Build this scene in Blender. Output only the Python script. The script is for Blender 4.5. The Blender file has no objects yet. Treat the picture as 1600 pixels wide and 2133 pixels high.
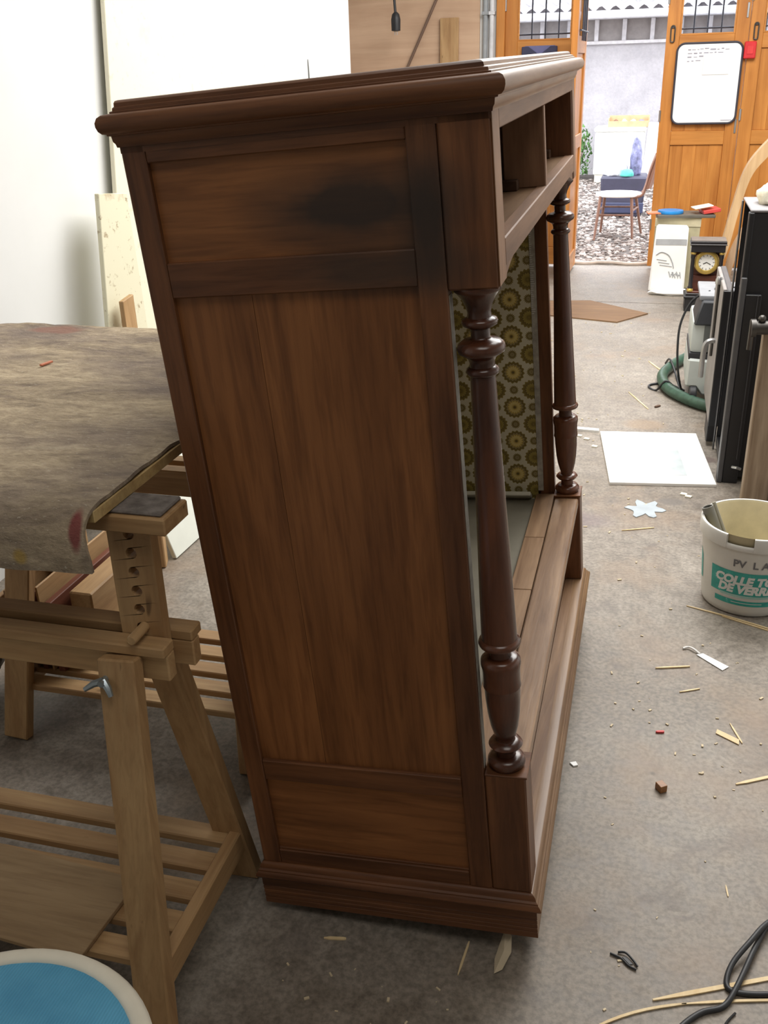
import bpy, bmesh, math, random
from mathutils import Vector, Matrix
random.seed(7)
S = bpy.context.scene
COL = S.collection
PI = math.pi
R = math.radians

# ------------------------------------------------------------------ camera
H = 1.5094
cam_d = bpy.data.cameras.new('camera'); cam = bpy.data.objects.new('camera', cam_d); COL.objects.link(cam)
cam.matrix_world = Matrix(((0.96654872, -0.08217974, 0.24296101, 0),
                           (0.25507943, 0.40696542, -0.87710526, 0),
                           (-0.02679645, 0.90973932, 0.41431427, H),
                           (0, 0, 0, 1)))
cam_d.sensor_fit = 'HORIZONTAL'; cam_d.sensor_width = 36.0; cam_d.lens = 36.0*2010/1600
cam_d.clip_start = 0.02; cam_d.clip_end = 200
S.camera = cam

# ------------------------------------------------------------------ sky and lamps
wd = bpy.data.worlds.new('overcast_sky'); S.world = wd; wd.use_nodes = True
bg = wd.node_tree.nodes['Background']
bg.inputs['Color'].default_value = (0.93, 0.95, 1.0, 1); bg.inputs['Strength'].default_value = 5.0

def area(name, loc, sx, sy, power, color, rot=(0, 0, 0)):
    l = bpy.data.lights.new(name, 'AREA'); l.shape = 'RECTANGLE'; l.size = sx; l.size_y = sy
    l.energy = power; l.color = color
    o = bpy.data.objects.new(name, l); COL.objects.link(o); o.location = loc; o.rotation_euler = rot
    return o
area('roof_light_far', (0.3, 5.3, 3.22), 2.4, 2.6, 230, (1.0, 0.98, 0.95))
area('roof_light_middle', (0.1, 3.3, 3.22), 1.8, 2.0, 72, (1.0, 0.985, 0.955))
area('fill_light_near', (0.1, 0.15, 3.22), 1.4, 1.0, 17, (1.0, 0.96, 0.90))  # unseen overhead fill, added to brighten the dresser's near side

vs = S.view_settings
vs.view_transform = 'Standard'; vs.look = 'None'; vs.gamma = 1.0; vs.use_curve_mapping = False
vs.exposure = 0.0

# ------------------------------------------------------------------ helpers
ORIG = {}
def NB(): return bmesh.new()

def bx(bm, x0, x1, y0, y1, z0, z1, bev=0.0, seg=1):
    r = bmesh.ops.create_cube(bm, size=1.0)
    vs_ = r['verts']
    bmesh.ops.scale(bm, verts=vs_, vec=(abs(x1-x0), abs(y1-y0), abs(z1-z0)))
    bmesh.ops.translate(bm, verts=vs_, vec=((x0+x1)/2, (y0+y1)/2, (z0+z1)/2))
    if bev > 0:
        es = list({e for v in vs_ for e in v.link_edges})
        bmesh.ops.bevel(bm, geom=es, offset=bev, segments=seg, profile=0.6, affect='EDGES')
    return bm

def obox(bm, c, size, rot=(0, 0, 0), bev=0.0, M=None):
    """box of given size centred on c, rotated"""
    t = bmesh.new(); bx(t, -size[0]/2, size[0]/2, -size[1]/2, size[1]/2, -size[2]/2, size[2]/2, bev)
    from mathutils import Euler
    m = Matrix.Translation(c) @ (M.to_4x4() if M else Euler(rot).to_matrix().to_4x4())
    t.transform(m); merge(bm, t); return bm

def merge(bm, t):
    me = bpy.data.meshes.new('tmp'); t.to_mesh(me); t.free(); bm.from_mesh(me); bpy.data.meshes.remove(me)

def beam(bm, a, b, w, t, up=(0, 0, 1), bev=0.002, cut=None):
    """rectangular bar from a to b; w across (perp. to up), t along up"""
    a = Vector(a); b = Vector(b); d = (b-a); L = d.length; d.normalize()
    u = Vector(up); s = d.cross(u).normalized(); u = s.cross(d).normalized()
    M = Matrix((s, d, u)).transposed()
    return obox(bm, (a+b)/2, (w, L, t), M=M, bev=bev)

def lathe(bm, prof, c=(0, 0, 0), n=32, cap=True):
    rings = []
    for r, z in prof:
        if r < 1e-5:
            rings.append([bm.verts.new((c[0], c[1], c[2]+z))])
        else:
            rings.append([bm.verts.new((c[0]+r*math.cos(2*PI*i/n), c[1]+r*math.sin(2*PI*i/n), c[2]+z)) for i in range(n)])
    for A, B in zip(rings, rings[1:]):
        if len(A) == 1 and len(B) == 1: continue
        for i in range(n):
            j = (i+1) % n
            if len(A) == 1: bm.faces.new((A[0], B[j], B[i]))
            elif len(B) == 1: bm.faces.new((A[i], A[j], B[0]))
            else: bm.faces.new((A[i], A[j], B[j], B[i]))
    if cap:
        if len(rings[0]) > 1: bm.faces.new(rings[0][::-1])
        if len(rings[-1]) > 1: bm.faces.new(rings[-1])
    return bm

def smooth_path(pts, k=6):
    """Catmull-Rom through pts"""
    P = [Vector(p) for p in pts]; out = []
    for i in range(len(P)-1):
        p0 = P[max(i-1, 0)]; p1 = P[i]; p2 = P[i+1]; p3 = P[min(i+2, len(P)-1)]
        for j in range(k):
            t = j/k
            out.append(0.5*((2*p1)+(p2-p0)*t+(2*p0-5*p1+4*p2-p3)*t*t+(3*p1-p0-3*p2+p3)*t**3))
    out.append(P[-1]); return out

def tube(bm, pts, r, n=8, rad=None):
    P = [Vector(p) for p in pts]; prev = None; u = None
    for i, p in enumerate(P):
        d = (P[min(i+1, len(P)-1)]-P[max(i-1, 0)]).normalized()
        if u is None:
            u = d.orthogonal().normalized()
        else:
            u = (u-d*u.dot(d)).normalized()
        v = d.cross(u); rr = rad[i] if rad else r
        ring = [bm.verts.new(p+u*rr*math.cos(2*PI*k/n)+v*rr*math.sin(2*PI*k/n)) for k in range(n)]
        if prev:
            for k in range(n):
                bm.faces.new((prev[k], prev[(k+1) % n], ring[(k+1) % n], ring[k]))
        else: bm.faces.new(ring[::-1])
        prev = ring
    bm.faces.new(prev); return bm

def prism(bm, outline, depth, M=None):
    """outline: 2-D points (x,z) extruded along +y by depth"""
    a = [bm.verts.new((x, 0, z)) for x, z in outline]; b = [bm.verts.new((x, depth, z)) for x, z in outline]
    fs = [bm.faces.new(a), bm.faces.new(b[::-1])]; n = len(a)
    for i in range(n): fs.append(bm.faces.new((a[i], b[i], b[(i+1) % n], a[(i+1) % n])))
    bmesh.ops.recalc_face_normals(bm, faces=fs)
    if M is not None: bmesh.ops.transform(bm, matrix=M, verts=a+b)
    return bm

def slab(bm, outline, z0, z1):
    """outline (x,y) extruded in z"""
    a = [bm.verts.new((x, y, z0)) for x, y in outline]; b = [bm.verts.new((x, y, z1)) for x, y in outline]
    fs = [bm.faces.new(a[::-1]), bm.faces.new(b)]; n = len(a)
    for i in range(n): fs.append(bm.faces.new((a[i], a[(i+1) % n], b[(i+1) % n], b[i])))
    bmesh.ops.recalc_face_normals(bm, faces=fs); return bm

def obj(name, bm, mat, parent=None, smooth=35, bev=0, label=None):
    if bev:
        es = [e for e in bm.edges if len(e.link_faces) == 2 and e.calc_face_angle() > R(40)]
        bmesh.ops.bevel(bm, geom=es, offset=bev, segments=1, affect='EDGES')
    if parent is not None: org = ORIG.get(parent.name, Vector((0, 0, 0)))
    else:
        xs = [v.co for v in bm.verts]
        org = Vector(((min(v.x for v in xs)+max(v.x for v in xs))/2, (min(v.y for v in xs)+max(v.y for v in xs))/2, min(v.z for v in xs)))
    bmesh.ops.translate(bm, verts=bm.verts, vec=-org)
    me = bpy.data.meshes.new(name); bm.to_mesh(me); bm.free()
    if smooth:
        for p in me.polygons: p.use_smooth = True
        me.set_sharp_from_angle(angle=R(smooth))
    if mat: me.materials.append(mat)
    o = bpy.data.objects.new(name, me); COL.objects.link(o)
    if parent is not None: o.parent = parent; ORIG[o.name] = org
    else: o.location = org; ORIG[o.name] = org
    if label: o['label'] = label
    return o

def tag(o, label, cat, group=None):
    o['label'] = label; o['category'] = cat
    if group: o['group'] = group
    return o

def thing(name, label, cat, loc, group=None):
    o = bpy.data.objects.new(name, None); COL.objects.link(o); o.empty_display_size = 0.1
    o.location = loc; ORIG[o.name] = Vector(loc); return tag(o, label, cat, group)

def struct(o, label=None):
    o['kind'] = 'structure'
    if label: o['label'] = label
    return o

def sroot(name, loc, label=None):
    o = bpy.data.objects.new(name, None); COL.objects.link(o); o.location = loc; ORIG[o.name] = Vector(loc)
    return struct(o, label)

# ------------------------------------------------------------------ materials
def lin(c):
    f = lambda u: u/12.92 if u <= .04045 else ((u+.055)/1.055)**2.4
    return (f(c[0]/255), f(c[1]/255), f(c[2]/255), 1)

class MT:
    def __init__(s, name):
        s.m = bpy.data.materials.new(name); s.m.use_nodes = True; s.t = s.m.node_tree; s.n = s.t.nodes
        s.b = s.n['Principled BSDF']; s.tc = s.n.new('ShaderNodeTexCoord')
    def new(s, t, **k):
        n = s.n.new(t)
        for a, v in k.items(): setattr(n, a, v)
        return n
    def L(s, a, b): s.t.links.new(a, b)
    def coords(s, scale=(1, 1, 1), rnd=True, loc=(0, 0, 0)):
        mp = s.new('ShaderNodeMapping'); mp.inputs['Scale'].default_value = scale; mp.inputs['Location'].default_value = loc
        if rnd:
            oi = s.new('ShaderNodeObjectInfo'); mu = s.new('ShaderNodeMath', operation='MULTIPLY'); mu.inputs[1].default_value = 17.0
            s.L(oi.outputs['Random'], mu.inputs[0])
            ad = s.new('ShaderNodeVectorMath', operation='ADD'); s.L(s.tc.outputs['Object'], ad.inputs[0]); s.L(mu.outputs[0], ad.inputs[1])
            s.L(ad.outputs[0], mp.inputs['Vector'])
        else: s.L(s.tc.outputs['Object'], mp.inputs['Vector'])
        return mp.outputs[0]
    def noise(s, vec, scale=5, detail=4, rough=.55, dist=0):
        n = s.new('ShaderNodeTexNoise'); n.inputs['Scale'].default_value = scale; n.inputs['Detail'].default_value = detail
        n.inputs['Roughness'].default_value = rough; n.inputs['Distortion'].default_value = dist
        s.L(vec, n.inputs['Vector']); return n.outputs['Fac']
    def ramp(s, fac, stops):
        r = s.new('ShaderNodeValToRGB'); e = r.color_ramp.elements
        while len(e) < len(stops): e.new(0.5)
        for el, (p, c) in zip(e, stops): el.position = p; el.color = c if len(c) == 4 else (*c, 1)
        s.L(fac, r.inputs[0]); return r.outputs[0]
    def mask(s, fac, a, b):
        return s.ramp(fac, [(a, (0, 0, 0, 1)), (b, (1, 1, 1, 1))])
    def mix(s, fac, a, b, mode='MIX'):
        n = s.new('ShaderNodeMix', data_type='RGBA', blend_type=mode)
        if isinstance(fac, (int, float)): n.inputs[0].default_value = fac
        else: s.L(fac, n.inputs[0])
        for sock, v in ((n.inputs[6], a), (n.inputs[7], b)):
            if isinstance(v, tuple): sock.default_value = v
            else: s.L(v, sock)
        return n.outputs[2]
    def math(s, op, a, b=None, c=None):
        n = s.new('ShaderNodeMath', operation=op)
        for i, v in enumerate((a, b, c)):
            if v is None: continue
            if isinstance(v, (int, float)): n.inputs[i].default_value = v
            else: s.L(v, n.inputs[i])
        return n.outputs[0]
    def sep(s, vec=None):
        n = s.new('ShaderNodeSeparateXYZ'); s.L(vec if vec is not None else s.tc.outputs['Object'], n.inputs[0]); return n.outputs
    def blob(s, c, rad):
        """1 inside an ellipsoid around c fading to 0 at its rim, object space"""
        mp = s.new('ShaderNodeMapping', vector_type='POINT')
        mp.inputs['Scale'].default_value = tuple(1/r for r in rad)
        mp.inputs['Location'].default_value = tuple(-a/r for a, r in zip(c, rad))
        s.L(s.tc.outputs['Object'], mp.inputs['Vector'])
        g = s.new('ShaderNodeTexGradient', gradient_type='SPHERICAL'); s.L(mp.outputs[0], g.inputs[0]); return g.outputs['Fac']
    def out(s, col, rough=.6, bump=None, bstr=.2, bdist=.01, metal=0, spec=.5):
        b = s.b
        if isinstance(col, tuple): b.inputs['Base Color'].default_value = col
        else: s.L(col, b.inputs['Base Color'])
        if isinstance(rough, (int, float)): b.inputs['Roughness'].default_value = rough
        else: s.L(rough, b.inputs['Roughness'])
        b.inputs['Metallic'].default_value = metal; b.inputs['Specular IOR Level'].default_value = spec
        if bump is not None:
            n = s.new('ShaderNodeBump'); n.inputs['Strength'].default_value = bstr; n.inputs['Distance'].default_value = bdist
            s.L(bump, n.inputs['Height']); s.L(n.outputs[0], b.inputs['Normal'])
        return s.m

def wood(name, light, dark, axis='Z', rough=.5, gs=1.0, fine=.35, stains=(), spec=.4, knots=False, dents=0):
    m = MT(name); st = {'X': (1.2, 16, 16), 'Y': (16, 1.2, 16), 'Z': (16, 16, 1.2)}[axis]
    v = m.coords(tuple(a*gs for a in st))
    n1 = m.noise(v, 1.0, 5, .6, 1.2)
    v2 = m.coords(tuple(a*gs*6 for a in st)); n2 = m.noise(v2, 1.0, 3, .6, .3)
    v3 = m.coords((2.2, 2.2, 2.2)); n3 = m.noise(v3, 1.0, 3)
    c = m.ramp(n1, [(.3, dark), (.52, tuple((a+b)/2 for a, b in zip(light, dark))), (.72, light)])
    fib = m.ramp(n2, [(.35, (.55, .5, .46, 1)), (.55, (1, 1, 1, 1))])
    c = m.mix(fine, c, fib, 'MULTIPLY')
    pat = m.ramp(n3, [(.3, (.78, .76, .74, 1)), (.6, (1.0, 1.0, 1.0, 1))])
    c = m.mix(.8, c, pat, 'MULTIPLY')
    if dents:
        nd = m.noise(m.coords({'X': (9, 42, 42), 'Y': (42, 9, 42), 'Z': (42, 42, 9)}[axis]), 1.0, 2, .5, .4)
        c = m.mix(m.math('MULTIPLY', m.mask(nd, .70, .76), dents), c, (.07, .035, .014, 1))
    if knots:
        vo = m.new('ShaderNodeTexVoronoi'); vo.inputs['Scale'].default_value = 4.5; m.L(m.coords((1, 1, .6)), vo.inputs['Vector'])
        c = m.mix(m.ramp(vo.outputs['Distance'], [(.03, (1, 1, 1, 1)), (.11, (0, 0, 0, 1))]), c, tuple(x*.35 for x in dark[:3])+(1,))
    for cen, rad, colr, amt in stains:
        bl = m.blob(cen, rad); nz = m.noise(m.coords((9, 9, 9), False), 1, 4)
        f = m.math('MULTIPLY', m.mask(m.math('MULTIPLY', bl, m.math('ADD', nz, .5)), .04, .72), amt)
        c = m.mix(f, c, colr)
    return m.out(c, rough, n2, .12, .002, spec=spec)

def plain(name, c, rough=.6, metal=0, var=.15, sc=14, bump=0, spec=.5):
    m = MT(name); n = m.noise(m.coords((sc, sc, sc)), 1, 4)
    d = tuple(x*(1-var) for x in c[:3])+(1,); l = tuple(min(1, x*(1+var*.6)) for x in c[:3])+(1,)
    col = m.ramp(n, [(.3, d), (.7, l)])
    return m.out(col, rough, n if bump else None, bump, .004, metal, spec)

# the dark-stained oak of the dresser
DK, LT = (.074, .027, .0115, 1), (.232, .094, .036, 1)
STAIN = [((.325, 0, 1.308), (.20, .3, .078), (.022, .018, .0165, 1), .92),
         ((.428, 0, 1.285), (.060, .3, .135), (.022, .018, .016, 1), .85),
         ((.36, 0, 1.222), (.19, .3, .050), (.030, .022, .018, 1), .75)]
oakZ = wood('stained_oak_upright', LT, DK, 'Z', .42, fine=.6, stains=STAIN)
oakX = wood('stained_oak_cross', LT, DK, 'X', .42, fine=.6, stains=STAIN)
oakY = wood('stained_oak_lengthwise', LT, DK, 'Y', .42, fine=.6)
PLT = (.350, .142, .047, 1); PDK = (.175, .066, .021, 1)
panZ = wood('oak_panel_upright', PLT, PDK, 'Z', .45, gs=.8, fine=.65, stains=STAIN)
panX = wood('oak_panel_cross', PLT, PDK, 'X', .45, gs=.8, fine=.65, stains=STAIN)
trnd = wood('turned_oak', (.17, .058, .026, 1), (.045, .014, .007, 1), 'Z', .25, gs=.7, spec=.6)
worn = wood('daylit_oak', (.42, .27, .16, 1), (.16, .085, .045, 1), 'Y', .38, spec=.5)  # paler oak: door daylight on front mouldings and ledge put into the colour
raw = wood('daylit_oak_edge', (.36, .20, .115, 1), (.18, .092, .05, 1), 'Z', .5)  # paler oak: light from the door painted onto the dresser's front faces
daylitY = wood('daylit_oak_rail', (.36, .20, .115, 1), (.18, .092, .05, 1), 'Y', .5)
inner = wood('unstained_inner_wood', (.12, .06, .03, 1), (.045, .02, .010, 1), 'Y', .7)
pineX = wood('pine_cross', (.54, .36, .18, 1), (.36, .205, .09, 1), 'X', .6, fine=.3, dents=.7)
pineY = wood('pine_depth', (.54, .36, .18, 1), (.36, .205, .09, 1), 'Y', .6, fine=.3, dents=.7)
pineZ = wood('pine_upright', (.54, .36, .18, 1), (.36, .205, .09, 1), 'Z', .6, fine=.3, dents=.7)
door_m = wood('varnished_pine_upright', (.62, .27, .065, 1), (.40, .145, .030, 1), 'Z', .35, fine=.15, gs=.6)
doorX_m = wood('varnished_pine_cross', (.64, .29, .075, 1), (.42, .16, .034, 1), 'X', .35, fine=.15, gs=.6)
strip_m = wood('split_wood', (.85, .70, .44, 1), (.68, .50, .26, 1), 'Y', .6, fine=.15)
black = plain('black_lacquer', (.012, .012, .014, 1), .45)
blackp = plain('black_plastic', (.018, .019, .022, 1), .5)
steel = plain('worn_steel', (.42, .42, .42, 1), .35, .9)
darkst = plain('dark_steel', (.09, .085, .08, 1), .4, .8)
white = plain('white_paint', (.80, .80, .79, 1), .6, var=.04, sc=3)
cream = plain('cream_paint', (.84, .80, .66, 1), .6, var=.05, sc=2)

def concrete():
    m = MT('workshop_concrete'); base = m.coords((1, 1, 1), False)
    n1 = m.noise(base, 1.6, 6, .65); n2 = m.noise(base, 22, 5, .7); n3 = m.noise(base, 90, 2, .6); n4 = m.noise(base, 5.5, 5, .7, .6)
    c = m.ramp(n1, [(.3, (.205, .172, .136, 1)), (.5, (.262, .232, .198, 1)), (.7, (.325, .295, .255, 1))])
    c = m.mix(.75, c, m.ramp(n2, [(.32, (.56, .535, .51, 1)), (.6, (1.08, 1.07, 1.06, 1))]), 'MULTIPLY')
    c = m.mix(.6, c, m.ramp(n3, [(.36, (.55, .55, .55, 1)), (.6, (1.08, 1.08, 1.08, 1))]), 'MULTIPLY')
    c = m.mix(m.math('MULTIPLY', m.mask(n4, .57, .70), .55), c, (.125, .105, .095, 1))
    n5 = m.noise(m.coords((1, 1, 1), False, (7, 3, 0)), 2.7, 4, .6)
    c = m.mix(m.math('MULTIPLY', m.mask(n5, .52, .72), .45), c, (.30, .205, .13, 1))
    vo = m.new('ShaderNodeTexVoronoi'); vo.inputs['Scale'].default_value = 9; m.L(base, vo.inputs['Vector'])
    spot = m.ramp(vo.outputs['Distance'], [(.035, (1, 1, 1, 1)), (.075, (0, 0, 0, 1))])
    c = m.mix(m.math('MULTIPLY', spot, m.math('MULTIPLY', m.mask(n1, .42, .6), .6)), c, (.10, .088, .08, 1))
    # stains that lie on the floor
    def st(cx, cy, rx, ry, col, amt):
        nonlocal c
        f = m.math('MULTIPLY', m.mask(m.math('MULTIPLY', m.blob((cx, cy, 0), (rx, ry, 1)), m.math('ADD', n2, .55)), .12, .5), amt)
        c = m.mix(f, c, col)
    st(.19, 1.80, .085, .055, (.13, .095, .085, 1), .8); st(.145, 1.845, .03, .03, (.12, .10, .10, 1), .7)
    st(.06, 1.33, .07, .045, (.145, .128, .115, 1), .75)
    st(.262, 1.616, .022, .018, (.45, .02, .03, 1), 1.0)
    st(.10, 1.62, .05, .06, (.16, .145, .135, 1), .6)
    st(-.05, 2.20, .13, .10, (.27, .19, .12, 1), .5); st(-.3, 1.1, .2, .1, (.16, .12, .13, 1), .5)
    st(.0, 4.9, .25, .12, (.17, .16, .15, 1), .5)
    rg = m.ramp(n2, [(.3, (.42, .42, .42, 1)), (.7, (.62, .62, .62, 1))])
    return m.out(c, rg, n2, .25, .004, spec=.35)
conc = concrete()

# ------------------------------------------------------------------ room shell
YW = 8.25
b = NB(); bx(b, -2.9, 3.1, -2.6, 6.945, -.10, 0)
fl = struct(obj('floor', b, conc, smooth=0), 'worn grey concrete workshop floor with stains')
b = NB(); bx(b, -2.9, 3.1, 6.965, 8.42, -.10, -.002); bx(b, -2.9, 3.1, 6.93, 6.98, -.10, -.03)
far_slab = obj('floor_slab', b, conc, fl, smooth=0)
b = NB(); bx(b, -2.12, -2.0, -2.6, 6.72, 0, 3.3); struct(obj('wall_left', b, plain('wall_left_paint', (.78, .79, .78, 1), .7, var=.05, sc=2), smooth=0), 'white painted left wall')
b = NB(); bx(b, -2.9, -2.78, 6.72, 8.25, 0, 3.3); bx(b, -2.78, -2.12, 6.60, 6.72, 0, 3.3)
struct(obj('wall_alcove', b, white, smooth=0), 'white wall of the alcove')
b = NB(); bx(b, 2.98, 3.1, -2.6, 8.25, 0, 3.3); struct(obj('wall_right', b, white, smooth=0), 'white right wall')
b = NB(); bx(b, -2.0, 2.98, -2.72, -2.6, 0, 3.3); struct(obj('wall_near', b, plain('near_wall_paint', (.45, .42, .38, 1), .8), smooth=0), 'wall behind the viewer')
b = NB(); bx(b, -2.9, 3.1, -2.7, 8.4, 3.3, 3.4); struct(obj('ceiling', b, plain('ceiling_paint', (.62, .61, .58, 1), .8), smooth=0), 'pale ceiling')
b = NB()
bx(b, -2.9, -1.27, YW, YW+.15, 0, 3.3); bx(b, 1.22, 3.1, YW, YW+.15, 0, 3.3); bx(b, -1.27, 1.22, YW, YW+.15, 2.32, 3.3)
struct(obj('wall_end', b, white, smooth=0), 'end wall around the doorway')
# pale trim post in the frame
b = NB(); bx(b, -1.27, -1.205, YW-.04, YW+.15, 0, 2.32, .004); struct(obj('trim_1', b, door_m), 'orange pine door jamb')
b = NB(); bx(b, 1.16, 1.22, YW-.04, YW+.15, 0, 2.32, .004); struct(obj('trim_2', b, door_m), 'orange pine door jamb at right')
b = NB(); bx(b, -1.205, 1.16, YW-.04, YW+.15, 2.26, 2.32, .004); struct(obj('trim_3', b, doorX_m), 'orange pine door head')

glass = MT('window_glass'); g_ = glass.b
g_.inputs['Base Color'].default_value = (.95, .97, 1, 1); g_.inputs['Roughness'].default_value = .02
g_.inputs['Transmission Weight'].default_value = 1.0; g_.inputs['IOR'].default_value = 1.02
glass = glass.m
iron = plain('window_iron', (.03, .03, .045, 1), .5)

def leaf(name, x0, y0, ang, w, label, board=False):
    """a door leaf, hinge at (x0,y0), running along +x when ang = 0"""
    o = sroot(name, (x0, y0, 0), label); o.rotation_euler = (0, 0, ang); ORIG[o.name] = Vector((0, 0, 0))
    t = .045; st = .095
    def P(n, m, *a, bev=.003, par=o):
        q = NB(); bx(q, *a, bev); return obj(n, q, m, par)
    P('stile', door_m, 0, st, -t, 0, .02, 2.24); P('stile', door_m, w-st, w, -t, 0, .02, 2.24)
    zs = [(.02, .16), (.94, 1.04), (1.60, 1.70), (2.16, 2.24)]
    for z0, z1 in zs: P('rail', doorX_m, st, w-st, -t+.001, -.001, z0, z1)
    n = 4; bw = (w-2*st)/n
    for k in range(n):
        P('panel_board', door_m, st+k*bw-.0005, st+(k+1)*bw+.0005, -t+.014, -.014, .16, .94, bev=.0025)
        P('panel_board', door_m, st+k*bw-.0005, st+(k+1)*bw+.0005, -t+.014, -.014, 1.04, 1.60, bev=.0025)
    pn_ = P('pane', glass, st, w-st, -.026, -.021, 1.70, 2.16, bev=0)
    for fx in (st, w-st-.012): P('glazing_bead', doorX_m, fx, fx+.012, -t+.004, -.006, 1.70, 2.16, bev=.002)
    for fz in (1.70, 2.148): P('glazing_bead', doorX_m, st+.012, w-st-.012, -t+.004, -.006, fz, fz+.012, bev=.002)
    for k in range(1, 4):
        q = NB(); xx = st+k*(w-2*st)/4; tube(q, [(xx, .012, 1.68), (xx, .012, 2.18)], .006, 8); obj('window_bar', q, iron, pn_)
    for zz in (1.745, 2.0):
        q = NB(); tube(q, [(st-.02, .012, zz), (w-st+.02, .012, zz)], .006, 8); obj('window_bar', q, iron, pn_)
    for zz in (.35, 1.15, 1.95):
        q = NB(); tube(q, [(0, -t-.004, zz-.04), (0, -t-.004, zz+.04)], .009, 10); obj('hinge', q, steel, o)
    return o
d1 = leaf('door_1', -1.205, YW+.045, 0, .60, 'orange pine door leaf with barred window behind the dresser')
d2 = leaf('door_2', -.585, YW+.03, R(-91.5), .66, 'orange pine door leaf standing open into the room')
d3 = leaf('door_3', -.005, YW+.045, 0, .58, 'orange pine door leaf carrying the whiteboard')
d4 = leaf('door_4', .578, YW+.045, 0, .58, 'orange pine door leaf at the right edge')
def hook(par, x, z0, z1):
    q = NB(); p = [(x-.012, -.056, z0), (x+.012, -.056, z0), (x+.014, -.056, (z0+z1)/2), (x+.012, -.056, z1), (x-.012, -.056, z1), (x-.014, -.056, (z0+z1)/2), (x-.012, -.056, z0)]
    tube(q, smooth_path(p, 4), .005, 8); bx(q, x-.01, x+.01, -.056, -.045, z1-.01, z1+.01, .002); obj('latch_handle', q, darkst, par)
for par, x in ((d3, .045), (d4, .045), (d1, .555)): hook(par, x, 1.66, 1.76)
q = NB(); bx(q, .55, .565, -.05, -.045, 1.80, 1.90, .002); obj('bolt_plate', q, steel, d3)
q = NB(); bx(q, .55, .565, -.05, -.045, 1.02, 1.12, .002); obj('bolt_plate', q, steel, d3)
# lock edge fitting on the open leaf
q = NB(); bx(q, .64, .664, -.03, -.012, .98, 1.16, .002); obj('lock_plate', q, steel, d2)

# whiteboard on the door
YB = YW-.001
t = thing('whiteboard', 'white marker board with dark rounded frame hung on the pine door', 'whiteboard', (.31, YB, 1.09))
def rrect(x0, x1, z0, z1, r, n=6):
    pts = []
    for cx_, cz_, a0 in ((x1-r, z1-r, 0), (x0+r, z1-r, 90), (x0+r, z0+r, 180), (x1-r, z0+r, 270)):
        for k in range(n+1):
            a = R(a0+90*k/n); pts.append((cx_+r*math.cos(a), cz_+r*math.sin(a)))
    return pts
Mb = Matrix.Translation((0, YB-.022, 0))
q = NB(); prism(q, rrect(.088, .540, 1.098, 1.640, .05), .012, Mb); wb_ = obj('board', q, plain('board_white', (.82, .82, .82, 1), .25, var=.02), t)
q = NB(); pr = rrect(.084, .544, 1.094, 1.644, .054); tube(q, [(x, YB-.018, z) for x, z in pr]+[(pr[0][0], YB-.018, pr[0][1])], .0085, 8); obj('frame', q, iron, t)
ink = plain('marker_ink', (.30, .30, .36, 1), .7)
q = NB()
for rz in range(4):
    x = .16
    while x < .44-.06*rz:
        w_ = random.uniform(.012, .04); z = 1.60-.026*rz+random.uniform(-.004, .004)
        bx(q, x, x+w_, YB-.0232, YB-.022, z, z+random.uniform(.004, .010)); x += w_+random.uniform(.006, .016)
obj('handwriting', q, ink, wb_)
q = NB(); bx(q, .44, .52, YB-.0232, YB-.022, 1.112, 1.117); obj('maker_mark', q, ink, wb_)
q = NB(); bx(q, .275, .46, YB-.026, YB-.0235, 1.43, 1.575, .0005); tag(obj('paper_note', q, white), 'blank white paper sheet stuck on the whiteboard', 'paper')
redm = plain('red_plastic', (.55, .02, .025, 1), .4)
t = thing('alarm_box', 'small red box fixed on the door beside the whiteboard', 'alarm', (.60, YB, 1.53))
q = NB(); bx(q, .553, .635, YB-.04, YB, 1.53, 1.645, .006); obj('case', q, redm, t)
q = NB(); bx(q, .572, .616, YB-.044, YB-.04, 1.56, 1.615, .002); obj('face_plate', q, plain('red_face', (.62, .05, .05, 1), .3), t)
# dark bag hung on the first leaf
t = thing('document_holder', 'dark blue plastic holder hung on the left pine door', 'holder', (-.93, YW-.01, 1.40))
q = NB(); prism(q, [(-1.07, 1.40), (-.80, 1.40), (-.80, 1.66), (-.85, 1.66), (-.935, 1.60), (-1.02, 1.66), (-1.07, 1.66)], .03, Matrix.Translation((0, YW-.035, 0))); obj('pocket', q, plain('navy_plastic', (.035, .037, .085, 1), .3), t, bev=.003)
q = NB(); bx(q, -1.05, -.82, YW-.006, YW-.001, 1.42, 1.665); obj('back_sheet', q, plain('violet_plastic', (.16, .16, .32, 1), .25), t)

# plywood lining, planks and pipes on the end wall
ply = wood('plywood_face', (.60, .42, .29, 1), (.50, .33, .22, 1), 'X', .6, fine=.1, gs=.5)
q = NB(); bx(q, -2.77, -1.40, YW-.022, YW-.002, 0, 2.44, .002); tag(obj('plywood_sheet', q, ply), 'large tan plywood sheet on the end wall', 'plywood')
for x, lab in ((-1.355, 'grey steel pipe running up beside the door jamb'), (-1.305, 'pale steel pipe running up against the door jamb')):
    q = NB(); tube(q, [(x, YW-.035, 0), (x, YW-.035, 3.28)], .019, 12); 
    for zz in (.4, 1.2, 1.9, 2.8): bx(q, x-.024, x+.024, YW-.058, YW-.001, zz-.012, zz+.012, .002)
    tag(obj('pipe', q, plain('pipe_paint', (.30, .32, .34, 1) if x < -1.33 else (.62, .63, .66, 1), .4)), lab, 'pipe')
q = NB(); obox(q, (-1.633, YW-.06, .94), (.145, .022, 1.88), (R(-1), 0, 0), .003); tag(obj('plank', q, pineZ), 'short pale pine plank standing against the plywood', 'plank')
q = NB(); a = Vector((-2.12, YW-.04, 1.25)); c_ = Vector((-1.70, YW-.04, 2.08)); tube(q, [a, c_], .011, 8); tube(q, [a+Vector((0, 0, -.02)), a], .014, 8)
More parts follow.
